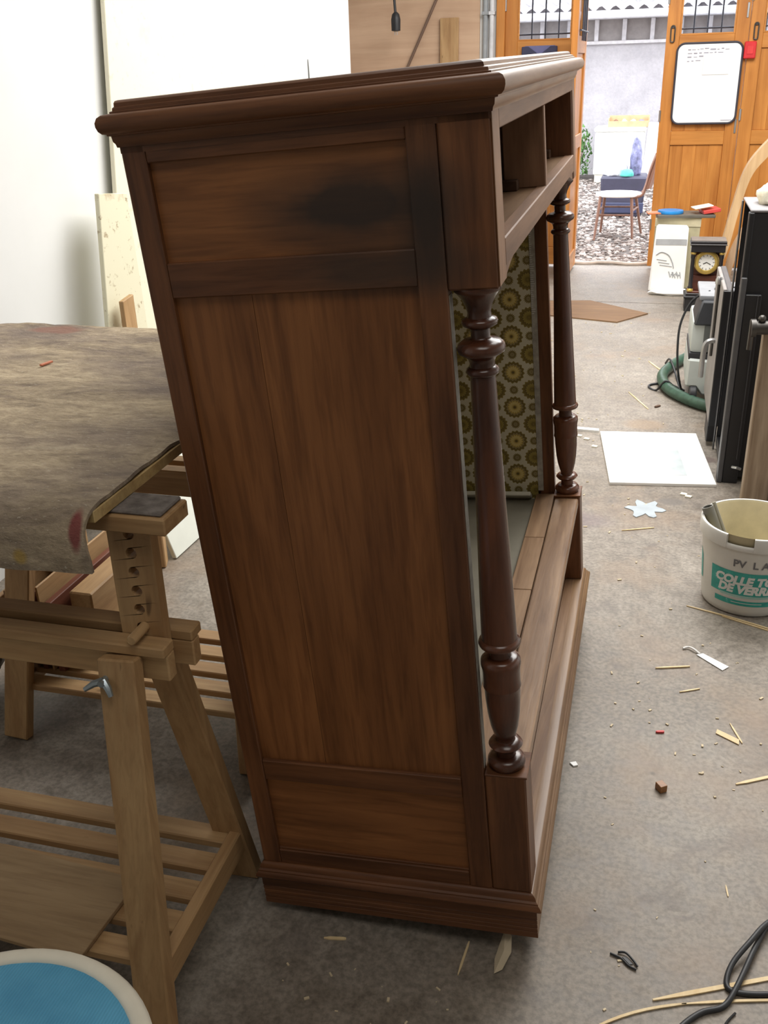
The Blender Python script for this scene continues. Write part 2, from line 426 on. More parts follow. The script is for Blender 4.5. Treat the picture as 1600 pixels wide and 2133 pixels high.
tag(obj('thin_rod', q, plain('rod_brown', (.16, .10, .07, 1), .5)), 'thin brown rod slanting across the plywood', 'rod')
# hanging plug
t = thing('power_plug', 'black plug hanging on its cable before the plywood', 'plug', (-1.98, 7.9, 1.85))
q = NB(); tube(q, smooth_path([(-1.985, 7.9, 1.91), (-1.995, 7.9, 2.1), (-2.0, 7.9, 2.6), (-1.99, 7.9, 3.29)]), .010, 8); obj('cable', q, blackp, t)
q = NB(); lathe(q, [(.016, .0), (.034, .004), (.036, .08), (.028, .115), (.012, .13)], (-1.983, 7.9, 1.79), 14); obj('plug_body', q, blackp, t)
for dx in (-.009, .009):
    q = NB(); tube(q, [(-1.983+dx, 7.9, 1.765), (-1.983+dx, 7.9, 1.795)], .003, 8); obj('prong', q, steel, t)

# ------------------------------------------------------------------ sheets at the left wall
def sheet(name, pts, mat, label, cat, th=.018):
    """upright sheet: pts = (y, z, x) corners on its face, thickness towards -x"""
    q = NB(); a = [q.verts.new((x, y, z)) for y, z, x in pts]; c = [q.verts.new((x-th, y, z)) for y, z, x in pts]
    n = len(a); fs = [q.faces.new(a), q.faces.new(c[::-1])]
    for i in range(n): fs.append(q.faces.new((a[i], c[i], c[(i+1) % n], a[(i+1) % n])))
    bmesh.ops.recalc_face_normals(q, faces=fs)
    return tag(obj(name, q, mat, smooth=0, bev=.002), label, cat)
def sheetmat(name, base, spot, dens):
    m = MT(name); v = m.coords((1, 1, 1), False); n = m.noise(v, 5, 6, .7); n2 = m.noise(m.coords((1, 1, 1), False, (3, 5, 1)), 28, 4, .7)
    c = m.mix(m.math('MULTIPLY', m.mask(n, .58, .70), dens), base, spot); c = m.mix(m.math('MULTIPLY', m.mask(n2, .60, .68), dens), c, tuple(x*.7 for x in spot[:3])+(1,))
    return m.out(c, .6)
sheet('cream_board', [(3.235, .0, -1.945), (5.36, .0, -1.945), (5.81, 2.42, -1.965), (3.63, 2.42, -1.965)], sheetmat('cream_board_paint', (.80, .76, .60, 1), (.72, .63, .42, 1), .35), 'tall cream painted board leaning on the left wall', 'board')
sheet('white_board_sheet', [(5.84, 0, -1.93), (6.60, 0, -1.93), (6.60, 1.60, -1.975), (5.84, 1.60, -1.975)], white, 'white sheet standing behind the tall cream board', 'board')
sheet('speckled_board', [(2.88, 0, -1.80), (3.28, 0, -1.80), (3.36, 1.13, -1.88), (3.165, 1.150, -1.88)], sheetmat('speckled_paint', (.70, .67, .50, 1), (.42, .30, .15, 1), .8), 'narrow cream board with brown speckles behind the bench', 'board')
sheet('wood_batten', [(3.02, 0, -1.755), (3.10, 0, -1.755), (3.17, .80, -1.80), (3.09, .79, -1.80)], pineZ, 'short tan batten leaning on the speckled board', 'batten')
sheet('white_low_panel', [(2.67, 0.004, -1.485), (3.02, .004, -1.47), (3.02, .62, -1.66), (2.67, .62, -1.675)], plain('pale_panel', (.74, .77, .70, 1), .5, var=.04), 'low pale panel standing on the floor behind the trestles', 'board')

# ------------------------------------------------------------------ the dresser (stands tipped back a little on a wedge)
D, L_ = .52, 1.237
dr = thing('dresser', 'large dark oak dresser carcass with turned columns and open drawer bays', 'dresser', (0, 0, 0))
dr.matrix_world = Matrix(((0.99732576, 0.0, -0.07308445, -0.6201), (-0.00133442, 0.99983330, -0.01820976, 1.3152),
                          (0.07307227, 0.01825859, 0.99715950, 0.02), (0, 0, 0, 1)))
ORIG[dr.name] = Vector((0, 0, 0))
def DP(name, mat, *a, bev=.0018, par=None, label=None):
    q = NB(); bx(q, *a, bev); return obj(name, q, mat, par or dr, label=label)
ZP, ZB = .099, 1.412
for k, (y0, sg) in enumerate(((0.0, 1), (L_, -1))):
    def yy(a, c_): return (y0+sg*a, y0+sg*c_) if sg > 0 else (y0+sg*c_, y0+sg*a)
    DP('stile', oakZ, 0, .036, *yy(0, .028), ZP, ZB)
    DP('stile', oakZ, .408, .4485, *yy(0, .028), ZP, ZB)
    DP('rail', oakX, .036, .408, *yy(.0008, .027), 1.384, ZB)
    DP('rail', oakX, .036, .408, *yy(.0008, .027), 1.195, 1.246)
    DP('rail', oakX, .036, .408, *yy(.0008, .027), .302, .346)
    DP('rail', oakX, .036, .408, *yy(.0008, .027), ZP, .132)
    DP('side_panel', panX, .033, .411, *yy(.010, .018), 1.24, 1.39, bev=0)
    if k == 0:
        # the tall panel is glued up from three boards
        for x0, x1 in ((.033, .158), (.158, .411)):
            DP('panel_board', panZ, x0+.0003, x1-.0003, *yy(.010, .018), .340, 1.20, bev=.0004)
    else:
        DP('side_panel', panZ, .033, .411, *yy(.010, .018), .340, 1.20, bev=0)
    DP('side_panel', panX, .033, .411, *yy(.009, .018), .126, .308, bev=0)
    # thin bead under the rails
    DP('bead', oakX, .036, .408, *yy(.004, .010), .340, .3465, bev=.001); DP('bead', oakX, .036, .408, *yy(.004, .010), .131, .136, bev=.001)
    DP('corner_block', oakZ, .4492, D, *yy(0, .068), 1.187, ZB, bev=.003)
    DP('corner_block', oakZ, .4492, D, *yy(0, .068), ZP, .3606, bev=.003)
    # front of the corner block, door light painted in as paler oak
    DP('block_facing', raw, D, D+.0012, *yy(.001, .058), 1.190, ZB, bev=.0004)
# front rails, shelf and divider of the drawer bays
DP('top_rail', daylitY, .49, D+.0012, .058, L_-.058, 1.384, ZB)
DP('drawer_shelf', worn, .03, D, .028, L_-.028, 1.226, 1.243)
DP('shelf_lip', daylitY, .4995, D+.0012, .060, L_-.060, 1.2055, 1.2445)
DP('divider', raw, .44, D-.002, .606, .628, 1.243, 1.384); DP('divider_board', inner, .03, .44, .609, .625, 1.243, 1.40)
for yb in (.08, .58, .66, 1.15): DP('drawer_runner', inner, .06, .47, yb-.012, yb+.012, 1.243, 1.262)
q = NB(); prism(q, [(0, 0), (.30, 0), (.30, .045), (.1, .075), (0, .05)], .012, Matrix.Translation((.10, .34, 1.245)) @ Matrix.Rotation(R(20), 4, 'Z')); obj('loose_bracket', q, inner, dr, bev=.001)
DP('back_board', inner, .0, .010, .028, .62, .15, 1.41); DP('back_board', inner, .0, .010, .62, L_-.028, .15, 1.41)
# curved brackets that meet the columns under the drawer rail
for y0, sg in ((.068, 1), (L_-.068, -1)):
    pts = [(0, 0)]+[(.13*k/8, -.030*(1-(k/8))**1.8) for k in range(9)]
    pts = [(0, 0), (.13, 0)]+[(.13-.13*k/8, -.0185*((k/8)**2.0)) for k in range(1, 9)]
    q = NB(); prism(q, [(sg*x, z) for x, z in pts], .030, Matrix.Translation((.518, y0, 1.2058)) @ Matrix.Rotation(R(90), 4, 'Z')); obj('bracket', q, raw, dr)
# turned columns
prof = [(.0335, 1.187), (.0335, 1.181), (.030, 1.178), (.024, 1.170), (.019, 1.160), (.0165, 1.150), (.0175, 1.143), (.0245, 1.140), (.026, 1.1365), (.0245, 1.132), (.019, 1.129),
        (.0140, 1.1265), (.0137, 1.1145), (.017, 1.1115), (.026, 1.1100), (.033, 1.105), (.0348, 1.099), (.033, 1.093), (.025, 1.088), (.020, 1.084), (.0182, 1.078), (.0182, 1.072),
        (.0225, 1.069), (.0243, 1.065), (.0225, 1.061), (.0186, 1.058), (.0186, 1.05), (.0196, 1.0), (.0212, .93), (.0232, .85), (.0252, .77), (.0272, .70), (.0286, .64), (.0292, .617),
        (.033, .6145), (.0347, .610), (.033, .6055), (.022, .6045), (.0172, .602), (.0168, .590), (.0180, .5835), (.027, .5825), (.0325, .577), (.0332, .569), (.0312, .558), (.0308, .540), (.0312, .529),
        (.0318, .5265), (.0312, .524), (.0300, .521), (.0292, .50), (.0270, .47), (.0235, .445), (.0185, .425), (.0157, .418), (.0170, .4145), (.0250, .4125), (.0292, .4065), (.0250, .4005), (.0175, .399),
        (.0160, .394), (.0165, .383), (.0265, .3815), (.0322, .375), (.0325, .369), (.0290, .3625), (.0285, .3606)]
for y in (.0345, L_-.0345):
    q = NB(); lathe(q, [(r, z) for r, z in prof[::-1]], (.4835, y, 0), 40); co = obj('column', q, trnd, dr, smooth=50)
# cornice and plinth mouldings swept along near end, front and far end
def moulding(name, prof, mat, parent, joint=False):
    """prof = (outset, z); mitred around x 0..D, y 0..L"""
    path = [lambda o: (-o*.0, -o), lambda o: (D+o, -o), lambda o: (D+o, L_+o), lambda o: (-o*.0, L_+o)]
    out = []
    for s_ in range(3):
        q = NB(); A = []; B = []
        for o, z in prof:
            a = path[s_](o); b_ = path[s_+1](o)
            if s_ == 0: a = (-max(o, 0)*.75, a[1])
            if s_ == 2: b_ = (-max(o, 0)*.75, b_[1])
            A.append(q.verts.new((a[0], a[1], z))); B.append(q.verts.new((b_[0], b_[1], z)))
        n = len(prof); fs = []
        for i in range(n): fs.append(q.faces.new((A[i], A[(i+1) % n], B[(i+1) % n], B[i])))
        fs += [q.faces.new(A), q.faces.new(B[::-1])]
        bmesh.ops.recalc_face_normals(q, faces=fs)
        out.append(obj(name, q, mat[s_], parent, smooth=40))
    return out
mm = (oakX, daylitY, oakX)
cprof = [(-.03, 1.400), (.0, 1.400), (.0, 1.408), (.003, 1.4085), (.004, 1.413), (.0065, 1.4165), (.0075, 1.4235), (.012, 1.4245), (.0125, 1.4265),
         (.0175, 1.4275), (.0215, 1.4315), (.0235, 1.4375), (.0235, 1.4425), (.0205, 1.4485), (.0150, 1.4515), (.006, 1.4525), (-.03, 1.4525)]
moulding('cornice', cprof, (oakX, worn, oakX), dr)  # front run paler, daylight glare put into its colour
sprof = [(-.06, 1.450), (.004, 1.450), (.004, 1.4545), (.0005, 1.4555), (-.0005, 1.4590), (-.006, 1.4605), (-.007, 1.4650), (-.011, 1.4675), (-.020, 1.4685), (-.06, 1.4685)]
moulding('top_step', sprof, (oakX, worn, oakX), dr)
DP('top_board', worn, .0, D-.02, .02, L_-.02, 1.440, 1.4675, bev=.001)
pprof = [(-.02, .0), (.009, .0), (.009, .012), (.0075, .0135), (.009, .015), (.009, .022), (.0075, .0235), (.009, .025), (.009, .032), (.0075, .0335), (.009, .035), (.009, .042), (.0075, .0435),
         (.009, .045), (.009, .066), (.0165, .070), (.0185, .0745), (.0170, .0795), (.0125, .0830), (.0120, .0860), (.0085, .0885), (.0070, .0950), (.0035, .0985), (.0, .0995), (-.02, .0995)]
pr_m = (oakX, wood('daylit_plinth', (.30, .18, .09, 1), (.12, .06, .028, 1), 'Y', .4), oakX)  # front run is a lit copy of the plinth oak
moulding('plinth', pprof, pr_m, dr)
# ledge, recessed front and niche floor
DP('ledge', worn, .452, D-.004, .069, L_-.069, .332, .3535, bev=.003)
DP('column_plate', oakX, .4495, D+.002, .0, .070, .3565, .3612, bev=.001); DP('column_plate', oakX, .4495, D+.002, L_-.070, L_, .3565, .3612, bev=.001)
for y0, y1 in ((.03, .40), (.40, .66), (.66, .93), (.93, 1.205)):
    DP('niche_plank', worn, .398, .449, y0+.0008, y1-.0008, .330, .3505, bev=.0015)
lino = plain('grey_lino', (.24, .22, .17, 1), .55, var=.2, sc=8)
DP('niche_floor', lino, .012, .398, .03, L_-.03, .322, .334)
DP('front_panel', worn, .462, .474, .069, L_-.069, .10, .332)
DP('plinth_shelf', worn, .474, D, .004, L_-.004, .094, .0985, bev=.0008)
DP('base_board', inner, .01, .50, .012, L_-.012, .008, .02)
# wallpaper glued inside the niche
def wallpaper():
    m = MT('medallion_wallpaper'); xyz = m.sep()
    sx = m.math('MULTIPLY', m.math('SUBTRACT', xyz[0], .348), 1/.098); sz = m.math('MULTIPLY', m.math('SUBTRACT', xyz[2], .41), 1/.098)
    def ring(ox, oz, stops, base, rad):
        """medallion lattice with its own colour by radius"""
        fx = m.math('SUBTRACT', m.math('FRACT', m.math('ADD', sx, .5-ox)), .5); fz = m.math('SUBTRACT', m.math('FRACT', m.math('ADD', sz, .5-oz)), .5)
        d = m.math('SQRT', m.math('ADD', m.math('MULTIPLY', fx, fx), m.math('MULTIPLY', fz, fz)))
        an = m.math('ARCTAN2', fz, fx); pet = m.math('MULTIPLY', m.math('SINE', m.math('MULTIPLY', an, 16)), .018)
        d2 = m.math('DIVIDE', m.math('ADD', d, pet), rad)
        cc = m.ramp(d2, stops); f = m.math('LESS_THAN', d2, 1.0)
        return f, cc
    bgc = (.56, .53, .40, 1)
    gold, olive, deep = (.50, .36, .08, 1), (.24, .18, .035, 1), (.12, .085, .02, 1)
    f1, c1 = ring(0, 0, [(.0, deep), (.14, deep), (.17, gold), (.40, (.62, .52, .22, 1)), (.60, gold), (.63, deep), (.68, (.40, .33, .15, 1)), (.8, deep), (1, olive)], bgc, .30)
    f2, c2 = ring(.5, .5, [(.0, olive), (.2, deep), (.25, olive), (.6, (.32, .26, .06, 1)), (.65, deep), (1, olive)], bgc, .27)
    f3, c3 = ring(0, .5, [(.0, deep), (.3, (.35, .3, .15, 1)), (.6, deep), (1, olive)], bgc, .115)
    f4, c4 = ring(.5, 0, [(.0, deep), (.3, (.35, .3, .15, 1)), (.6, deep), (1, olive)], bgc, .115)
    c = m.mix(f2, bgc, c2); c = m.mix(f3, c, c3); c = m.mix(f4, c, c4); c = m.mix(f1, c, c1)
    n = m.noise(m.coords((7, 7, 7), False), 1, 4); c = m.mix(.5, c, m.ramp(n, [(.3, (.7, .68, .62, 1)), (.65, (1, 1, 1, 1))]), 'MULTIPLY')
    return m.out(c, .65)
wp = wallpaper()
DP('wallpaper', wp, .012, .403, L_-.032, L_-.029, .334, 1.205, bev=0)
DP('wallpaper', wp, .0105, .0125, .03, L_-.032, .334, 1.205, bev=0)
pap = plain('torn_paper_lit_edge', (.34, .32, .28, 1), .7, var=.3, sc=60)
DP('paper_lit_edge', pap, .4035, .418, L_-.0335, L_-.0285, .36, 1.205, bev=0); DP('paper_lit_edge', pap, .4486, .4492, .006, .027, .37, 1.18, bev=0)  # far strip is paper; near strip paints door light on the stile's front
q = NB(); 
for zz in range(60): 
    z = .86+zz*.0055; bx(q, .404, .404+random.uniform(.004, .011), L_-.0342, L_-.0335, z, z+.0028)
obj('paper_fringe', q, plain('paper_fringe', (.5, .49, .46, 1), .7), dr)
q = NB(); obox(q, (.20, L_-.045, .350), (.37, .05, .012), (R(-35), 0, 0), .002); obj('paper_roll_edge', q, plain('pale_paper', (.55, .53, .44, 1), .7), dr)
# wedge, feet
q = NB(); lathe(q, [(.020, -.020), (.022, -.004), (.018, .008)], (.06, .07, 0), 16); obj('foot', q, oakZ, dr)
q = NB(); lathe(q, [(.020, -.020), (.022, -.004), (.018, .008)], (.06, L_-.07, 0), 16); obj('foot', q, oakZ, dr)
for i, y in enumerate((1.315+.09, 1.315+1.14)):
    q = NB(); bx(q, -.20, -.135, y-.035, y+.035, 0, (.049, .068)[i], .003)
    tag(obj('support_block', q, inner), ('dark wooden block propping up the near front corner of the dresser', 'dark wooden block propping up the far front corner of the dresser')[i], 'block')

# ------------------------------------------------------------------ trestles
feltm = MT('felt_pad'); n_ = feltm.noise(feltm.coords((60, 60, 60)), 1, 4); feltm = feltm.out(feltm.ramp(n_, [(.3, (.10, .085, .075, 1)), (.7, (.20, .175, .16, 1))]), .95, n_, .5, .004)
holem = plain('hole_dark', (.09, .045, .02, 1), .8)
zinc = plain('zinc', (.36, .42, .46, 1), .35, .8)
def drilled(bm, x0, x1, y0, y1, z0, z1, hx, hzs, r=.0095):
    """board with round holes through it along y (front and back faces built around the holes)"""
    n = 12; edges = [z0]+[(hzs[i]+hzs[i+1])/2 for i in range(len(hzs)-1)]+[z1]
    for (a, c_), hz in zip(zip(edges, edges[1:]), hzs):
        def rim(y): return [bm.verts.new((hx+r*math.cos(2*PI*k/n+PI/4), y, hz+r*math.sin(2*PI*k/n+PI/4))) for k in range(n)]
        cs = lambda y: [bm.verts.new(p) for p in ((x1, y, c_), (x0, y, c_), (x0, y, a), (x1, y, a))]
        F, Bk, cF, cB = rim(y0), rim(y1), cs(y0), cs(y1)
        for (rm, co) in ((F, cF), (Bk, cB)):
            for qd in range(4):
                i0 = qd*3
                for k in range(3): bm.faces.new((rm[(i0+k) % n], rm[(i0+k+1) % n], co[qd] if k < 2 else co[(qd+1) % 4]) if False else (rm[(i0+k) % n], rm[(i0+k+1) % n], co[qd]))
                bm.faces.new((rm[(i0+3) % n], co[(qd+1) % 4], co[qd]))
        for k in range(n): bm.faces.new((F[k], F[(k+1) % n], Bk[(k+1) % n], Bk[k]))
        for i in (1, 3): bm.faces.new((cF[i], cF[(i+1) % 4], cB[(i+1) % 4], cB[i]))
        if a == z0: bm.faces.new((cF[2], cF[3], cB[3], cB[2]))
        if c_ == z1: bm.faces.new((cF[0], cF[1], cB[1], cB[0]))
    bmesh.ops.remove_doubles(bm, verts=bm.verts, dist=1e-5); bmesh.ops.recalc_face_normals(bm, faces=bm.faces)
    return bm

def trestle(dx, dy, label):
    yc = 1.19+dy; xr = -.68+dx; xl = -1.37+dx
    t = thing('trestle', label, 'trestle', ((xr+xl)/2, yc, 0), 'adjustable wooden trestles under the bench top')
    B_ = lambda n, m, *a, bev=.0025, par=None: obj(n, bx(NB(), *a, bev), m, par or t)
    # beam and posts
    tb_ = B_('top_beam', pineX, xl+.02, xr+.025, yc-.037, yc+.043, .893, .921)
    q = NB(); bx(q, xl+.03, xr+.017, yc-.030, yc+.040, .921, .9265, .002); obj('felt_pad', q, feltm, tb_)
    hz = [.879-.0332*k for k in range(7)]
    for x in (-.733+dx, -1.31+dx):
        q = NB(); drilled(q, x-.037, x+.037, yc-.011, yc+.011, .635, .893, x, hz[::-1]); po_ = obj('post', q, pineZ, t, smooth=0)
        q = NB(); lathe(q, [(.007, -.005), (.0085, 0), (.0085, .095), (.007, .10)], (0, 0, 0), 12)
        q.transform(Matrix.Translation((x+.005, yc-.052, hz[5]+.003)) @ Matrix.Rotation(R(-90), 4, 'X')); obj('dowel', q, pineY, po_)
    for s_ in (-1, 1):
        y0, y1 = sorted((yc+s_*.012, yc+s_*.048)); B_('rail_cap', pineX, xl-.0, xr+.0+(.02 if s_ > 0 else 0), y0, y1, .682, .701)
        y0, y1 = sorted((yc+s_*.013, yc+s_*.038)); B_('rail', pineX, xl-.0, xr+.0+(.02 if s_ > 0 else 0), y0, y1, .634, .682)
        for xt, xf in ((-.755, -.705), (-1.295, -1.345)):
            q = NB(); beam(q, (xt+dx, yc+s_*.054, .682), (xf+dx, yc+s_*.198, .002), .066, .030, (0, 1, .2), .003); obj('leg', q, pineZ, t)
    # wing nuts
    for x in (-.772+dx, -1.28+dx):
        q = NB(); tube(q, [(x, yc-.092, .652), (x, yc-.066, .652)], .0055, 10); tube(q, [(x, yc-.082, .652), (x-.014, yc-.088, .649), (x-.028, yc-.094, .640)], .005, 8, [.007, .006, .004]); tube(q, [(x, yc-.082, .652), (x+.010, yc-.088, .644), (x+.016, yc-.092, .632)], .005, 8, [.007, .006, .004])
        lathe(q, [(.012, 0), (.012, .003)], (0, 0, 0), 12) if False else None
        obj('wing_nut', q, zinc, t)
    # slatted shelf
    for x in (xr-.030, xl+.005):
        q = NB(); beam(q, (x+.0125, yc-.165, .122), (x+.0125, yc+.172, .122), .024, .058, (0, 0, 1), .003); obj('shelf_end_rail', q, pineY, t)
    for k in range(5):
        y = yc+.150-.073*k; B_('slat', pineX, xl+.030, xr-.031, y-.023, y+.023, .124, .142)
    return t
trestle(0, 0, 'pine trestle nearest the viewer with wing nut and peg holes')
trestle(-.10, .69, 'pine trestle standing behind the nearer one under the bench top')
# thin panel on the near shelf
q = NB(); obox(q, (-1.06, 1.105, .1485), (.46, .19, .009), (0, 0, R(-4)), .001)
tag(obj('plywood_offcut', q, wood('dirty_ply', (.42, .30, .17, 1), (.28, .18, .09, 1), 'X', .65)), 'dusty thin plywood offcut lying on the near trestle shelf', 'plywood')
# planks stacked on edge on the far shelf
pm = [wood('offcut_red', (.22, .07, .035, 1), (.10, .03, .016, 1), 'Y', .6), pineY, wood('offcut_brown', (.30, .18, .09, 1), (.18, .10, .05, 1), 'Y', .6)]
xs = [-1.500, -1.475, -1.452, -1.430, -1.404, -1.382, -1.357]
labs = ['leftmost thin plank', 'second thin plank from the left', 'third thin plank from the left', 'fourth thin plank from the left', 'dark red plank', 'thin pale edged strip', 'second red plank']
for i, x in enumerate(xs):
    th = (.016, .015, .014, .018, .014, .006, .018)[i]; h = .20+.02*(i % 3)
    q = NB(); obox(q, (x, 1.95, .1445+h/2), (th, .34, h), (0, R((-3, 2, -2, 4, -4, -5, -5)[i]*.35), 0), .0015)
    tag(obj('plank', q, pm[(1, 2, 1, 2, 0, 1, 0)[i]]), labs[i]+' standing on edge on the far trestle shelf', 'plank', 'offcuts on the far trestle shelf')
q = NB(); bx(q, -1.338, -1.275, 1.84, 2.06, .143, .345, .004); tag(obj('wood_block', q, pineY), 'thick pale wood block at the right end of the offcuts', 'block')
q = NB(); obox(q, (-1.535, 2.62, .090), (.07, .06, .178), (0, 0, R(20)), .004); tag(obj('wood_block', q, pineZ), 'small upright pine block on the floor behind the near trestle post', 'block')
# grey sack beside the far trestle
m_ = MT('grey_sack'); n_ = m_.noise(m_.coords((14, 14, 14)), 1, 5); sackm = m_.out(m_.ramp(n_, [(.3, (.09, .08, .075, 1)), (.7, (.20, .19, .18, 1))]), .9, n_, .5, .01)
q = NB(); bmesh.ops.create_icosphere(q, subdivisions=4, radius=1)
rr = random.Random(3)
from mathutils import noise as mnoise
for v in q.verts:
    n3 = mnoise.noise(v.co*2.2)*.16; v.co = Vector((v.co.x*.17*(1+n3), v.co.y*.14*(1+n3), v.co.z*.21*(1+n3)+.19))
    if v.co.z < .0: v.co.z = 0
bmesh.ops.translate(q, verts=q.verts, vec=(-1.72, 1.80, 0)); tag(obj('sack', q, sackm, smooth=80), 'grey cloth sack slumped on the floor behind the trestles', 'sack')

# ------------------------------------------------------------------ bench top and blanket
q = NB(); bx(q, -1.60, -.742, 1.112, 2.10, .9265, .946, .0015)
tag(obj('plywood_board', q, wood('plywood_bench', (.62, .46, .22, 1), (.45, .30, .12, 1), 'X', .6)), 'plywood work surface resting on the two trestles', 'table')
def blanketmat():
    m = MT('dirty_blanket'); v = m.coords((1, 2.2, 1.5), False)
    n1 = m.noise(v, 4.2, 6, .7, .8); n2 = m.noise(v, 30, 5, .75); n3 = m.noise(m.coords((1, 1.6, 1), False, (4, 2, 9)), 2.4, 4, .6); n4 = m.noise(v, 110, 2, .6)
    c = m.ramp(n1, [(.30, (.19, .15, .13, 1)), (.46, (.36, .295, .215, 1)), (.60, (.48, .395, .285, 1)), (.75, (.60, .52, .38, 1))])
    c = m.mix(.7, c, m.ramp(n2, [(.30, (.45, .42, .40, 1)), (.62, (1.08, 1.06, 1.02, 1))]), 'MULTIPLY')
    c = m.mix(m.math('MULTIPLY', m.mask(n3, .48, .66), .55), c, (.17, .137, .135, 1))
    c = m.mix(m.math('MULTIPLY', m.mask(n4, .66, .70), .5), c, (.55, .50, .42, 1))
    def st(cen, rad, col, amt):
        nonlocal c
        f = m.math('MULTIPLY', m.mask(m.math('MULTIPLY', m.blob(cen, rad), m.math('ADD', n2, .5)), .15, .45), amt); c = m.mix(f, c, col)
    o = Vector((-1.186, 1.594, .846))
    st(Vector((-.768, 1.07, .925))-o, (.016, .06, .055), (.19, .022, .034, 1), .8)
    st(Vector((-1.40, 2.06, .955))-o, (.10, .05, .1), (.26, .12, .095, 1), .6)
    st(Vector((-1.05, 1.22, .955))-o, (.07, .06, .1), (.30, .16, .08, 1), .6)
    st(Vector((-.86, 1.062, .872))-o, (.018, .04, .020), (.40, .27, .07, 1), .8)
    st(Vector((-1.55, 1.75, .95))-o, (.15, .3, .1), (.11, .085, .10, 1), .6)
    return m.out(c, .95, n2, .9, .006, spec=.1)
path = []
y_far, zt = 2.112, .9535
NV = 120
def bl(u, v):
    """u 0..1 across x, v length along the blanket from the far edge"""
    x = -1.615+u*.872
    if v < .985: y, z = y_far-v, zt
    else:
        a = (v-.985); r = .050
        if a < r*PI/2: y, z = y_far-.985-r*math.sin(a/r), zt-r*(1-math.cos(a/r))
        else: y, z = y_far-.985-r-.002*math.sin(8*u), zt-r-(a-r*PI/2)
    return x, y, z
q = NB(); NU = 90; rows = []
LEN = .985+.050*PI/2+.045
for j in range(NV+1):
    row = []
    for i in range(NU+1):
        u = i/NU; v = LEN*j/NV; x, y, z = bl(u, v)
        p = Vector((x, y, z)); n = mnoise.noise(p*9)*.0045+mnoise.noise(p*25)*.0022
        hang = max(0, (v-.985)/.2)
        p.z += abs(n)*(1 if v < .985 else .3); p.y -= max(0, hang)*mnoise.noise(Vector((x*6, 3, 0)))*.02
        if i == NU: p.x += mnoise.noise(Vector((0, v*14, 5)))*.006
        if j == NV: p.z += mnoise.noise(Vector((x*12, 7, 0)))*.008
        if u > .985 and .35 < v < .75: p.z -= .010*min(1, (v-.35)*6, (.75-v)*6)
        row.append(q.verts.new(p))
    rows.append(row)
for j in range(NV):
    for i in range(NU): q.faces.new((rows[j][i], rows[j+1][i], rows[j+1][i+1], rows[j][i+1]))
bmesh.ops.recalc_face_normals(q, faces=q.faces)
bmesh.ops.solidify(q, geom=q.faces[:], thickness=.006)
# rounded far-left corner
for v in q.verts:
    dxy = Vector((v.co.x+1.54, v.co.y-2.037))
    if dxy.x < 0 and dxy.y > 0 and dxy.length > .075: dxy = dxy.normalized()*.075; v.co.x = -1.54+dxy.x; v.co.y = 2.037+dxy.y
tag(obj('blanket', q, blanketmat(), smooth=60), 'dirty grey brown felt blanket draped over the bench top', 'blanket')
q = NB(); obox(q, (-1.236, 1.77, .9585), (.034, .007, .004), (0, 0, R(78)), .0008); tag(obj('wood_splinter', q, plain('orange_chip', (.62, .20, .10, 1), .6)), 'small orange splinter lying on the blanket', 'splinter')

# ------------------------------------------------------------------ blue stool
t = thing('round_stool', 'round stool with blue woven seat and cream rim', 'stool', (-.675, .592, 0))
sc_ = (-.675, .592, 0)
m_ = MT('blue_weave'); v = m_.coords((1, 1, 1), False)
wv = m_.new('ShaderNodeTexWave'); wv.inputs['Scale'].default_value = 75; wv.inputs['Distortion'].default_value = .4; m_.L(m_.coords((1, .35, 1), False), wv.inputs['Vector'])
n_ = m_.noise(v, 14, 4); c = m_.mix(.3, m_.ramp(n_, [(.3, (.085, .36, .60, 1)), (.7, (.13, .46, .72, 1))]), m_.ramp(wv.outputs['Fac'], [(0, (.45, .6, .7, 1)), (1, (1, 1, 1, 1))]), 'MULTIPLY')
bluem = m_.out(c, .5, wv.outputs['Fac'], .3, .002)
q = NB(); lathe(q, [(.0, .4445), (.06, .4450), (.12, .4448), (.165, .4435), (.180, .441), (.181, .430)], sc_, 64, cap=False); obj('seat_cover', q, bluem, t, smooth=60)
q = NB(); lathe(q, [(.178, .428), (.178, .441), (.182, .446), (.190, .4475), (.198, .445), (.203, .437), (.203, .418), (.199, .410), (.190, .408), (.0, .408)], sc_, 64, cap=False); obj('rim', q, plain('cream_plastic', (.84, .80, .68, 1), .4, var=.08), t, smooth=60)
for k in range(4):
    a = R(45+90*k); p0 = Vector((sc_[0]+.12*math.cos(a), sc_[1]+.12*math.sin(a), .408)); p1 = Vector((sc_[0]+.19*math.cos(a), sc_[1]+.19*math.sin(a), .0))
    q = NB(); tube(q, [p1, p0], .012, 12, [.010, .013]); obj('leg', q, darkst, t)
q = NB(); tube(q, [(sc_[0]+.155*math.cos(2*PI*k/32), sc_[1]+.155*math.sin(2*PI*k/32), .20) for k in range(33)], .006, 8); obj('foot_ring', q, darkst, t)

# ------------------------------------------------------------------ bucket
BC = Vector((.372, 2.80, 0))
t = thing('plastic_bucket', 'white plastic glue bucket with teal label and glue crusted inside', 'bucket', BC)
bkm = plain('bucket_plastic', (.66, .65, .61, 1), .4, var=.10, sc=9)
bin_ = plain('glue_crust', (.62, .55, .36, 1), .5, var=.18, sc=12)
Rb = lambda z: .1265+.0215*z/.27
q = NB(); lathe(q, [(.0, .0), (.118, .0), (.1245, .005), (Rb(.02), .02), (Rb(.225), .225), (Rb(.228), .2285)], BC, 64, cap=False); obj('body', q, bkm, t, smooth=50)
q = NB(); lathe(q, [(.0, .006), (.118, .008), (.1235, .02), (.140, .262), (.1445, .268)], BC, 64, cap=False); obj('inner_wall', q, bin_, t, smooth=50)
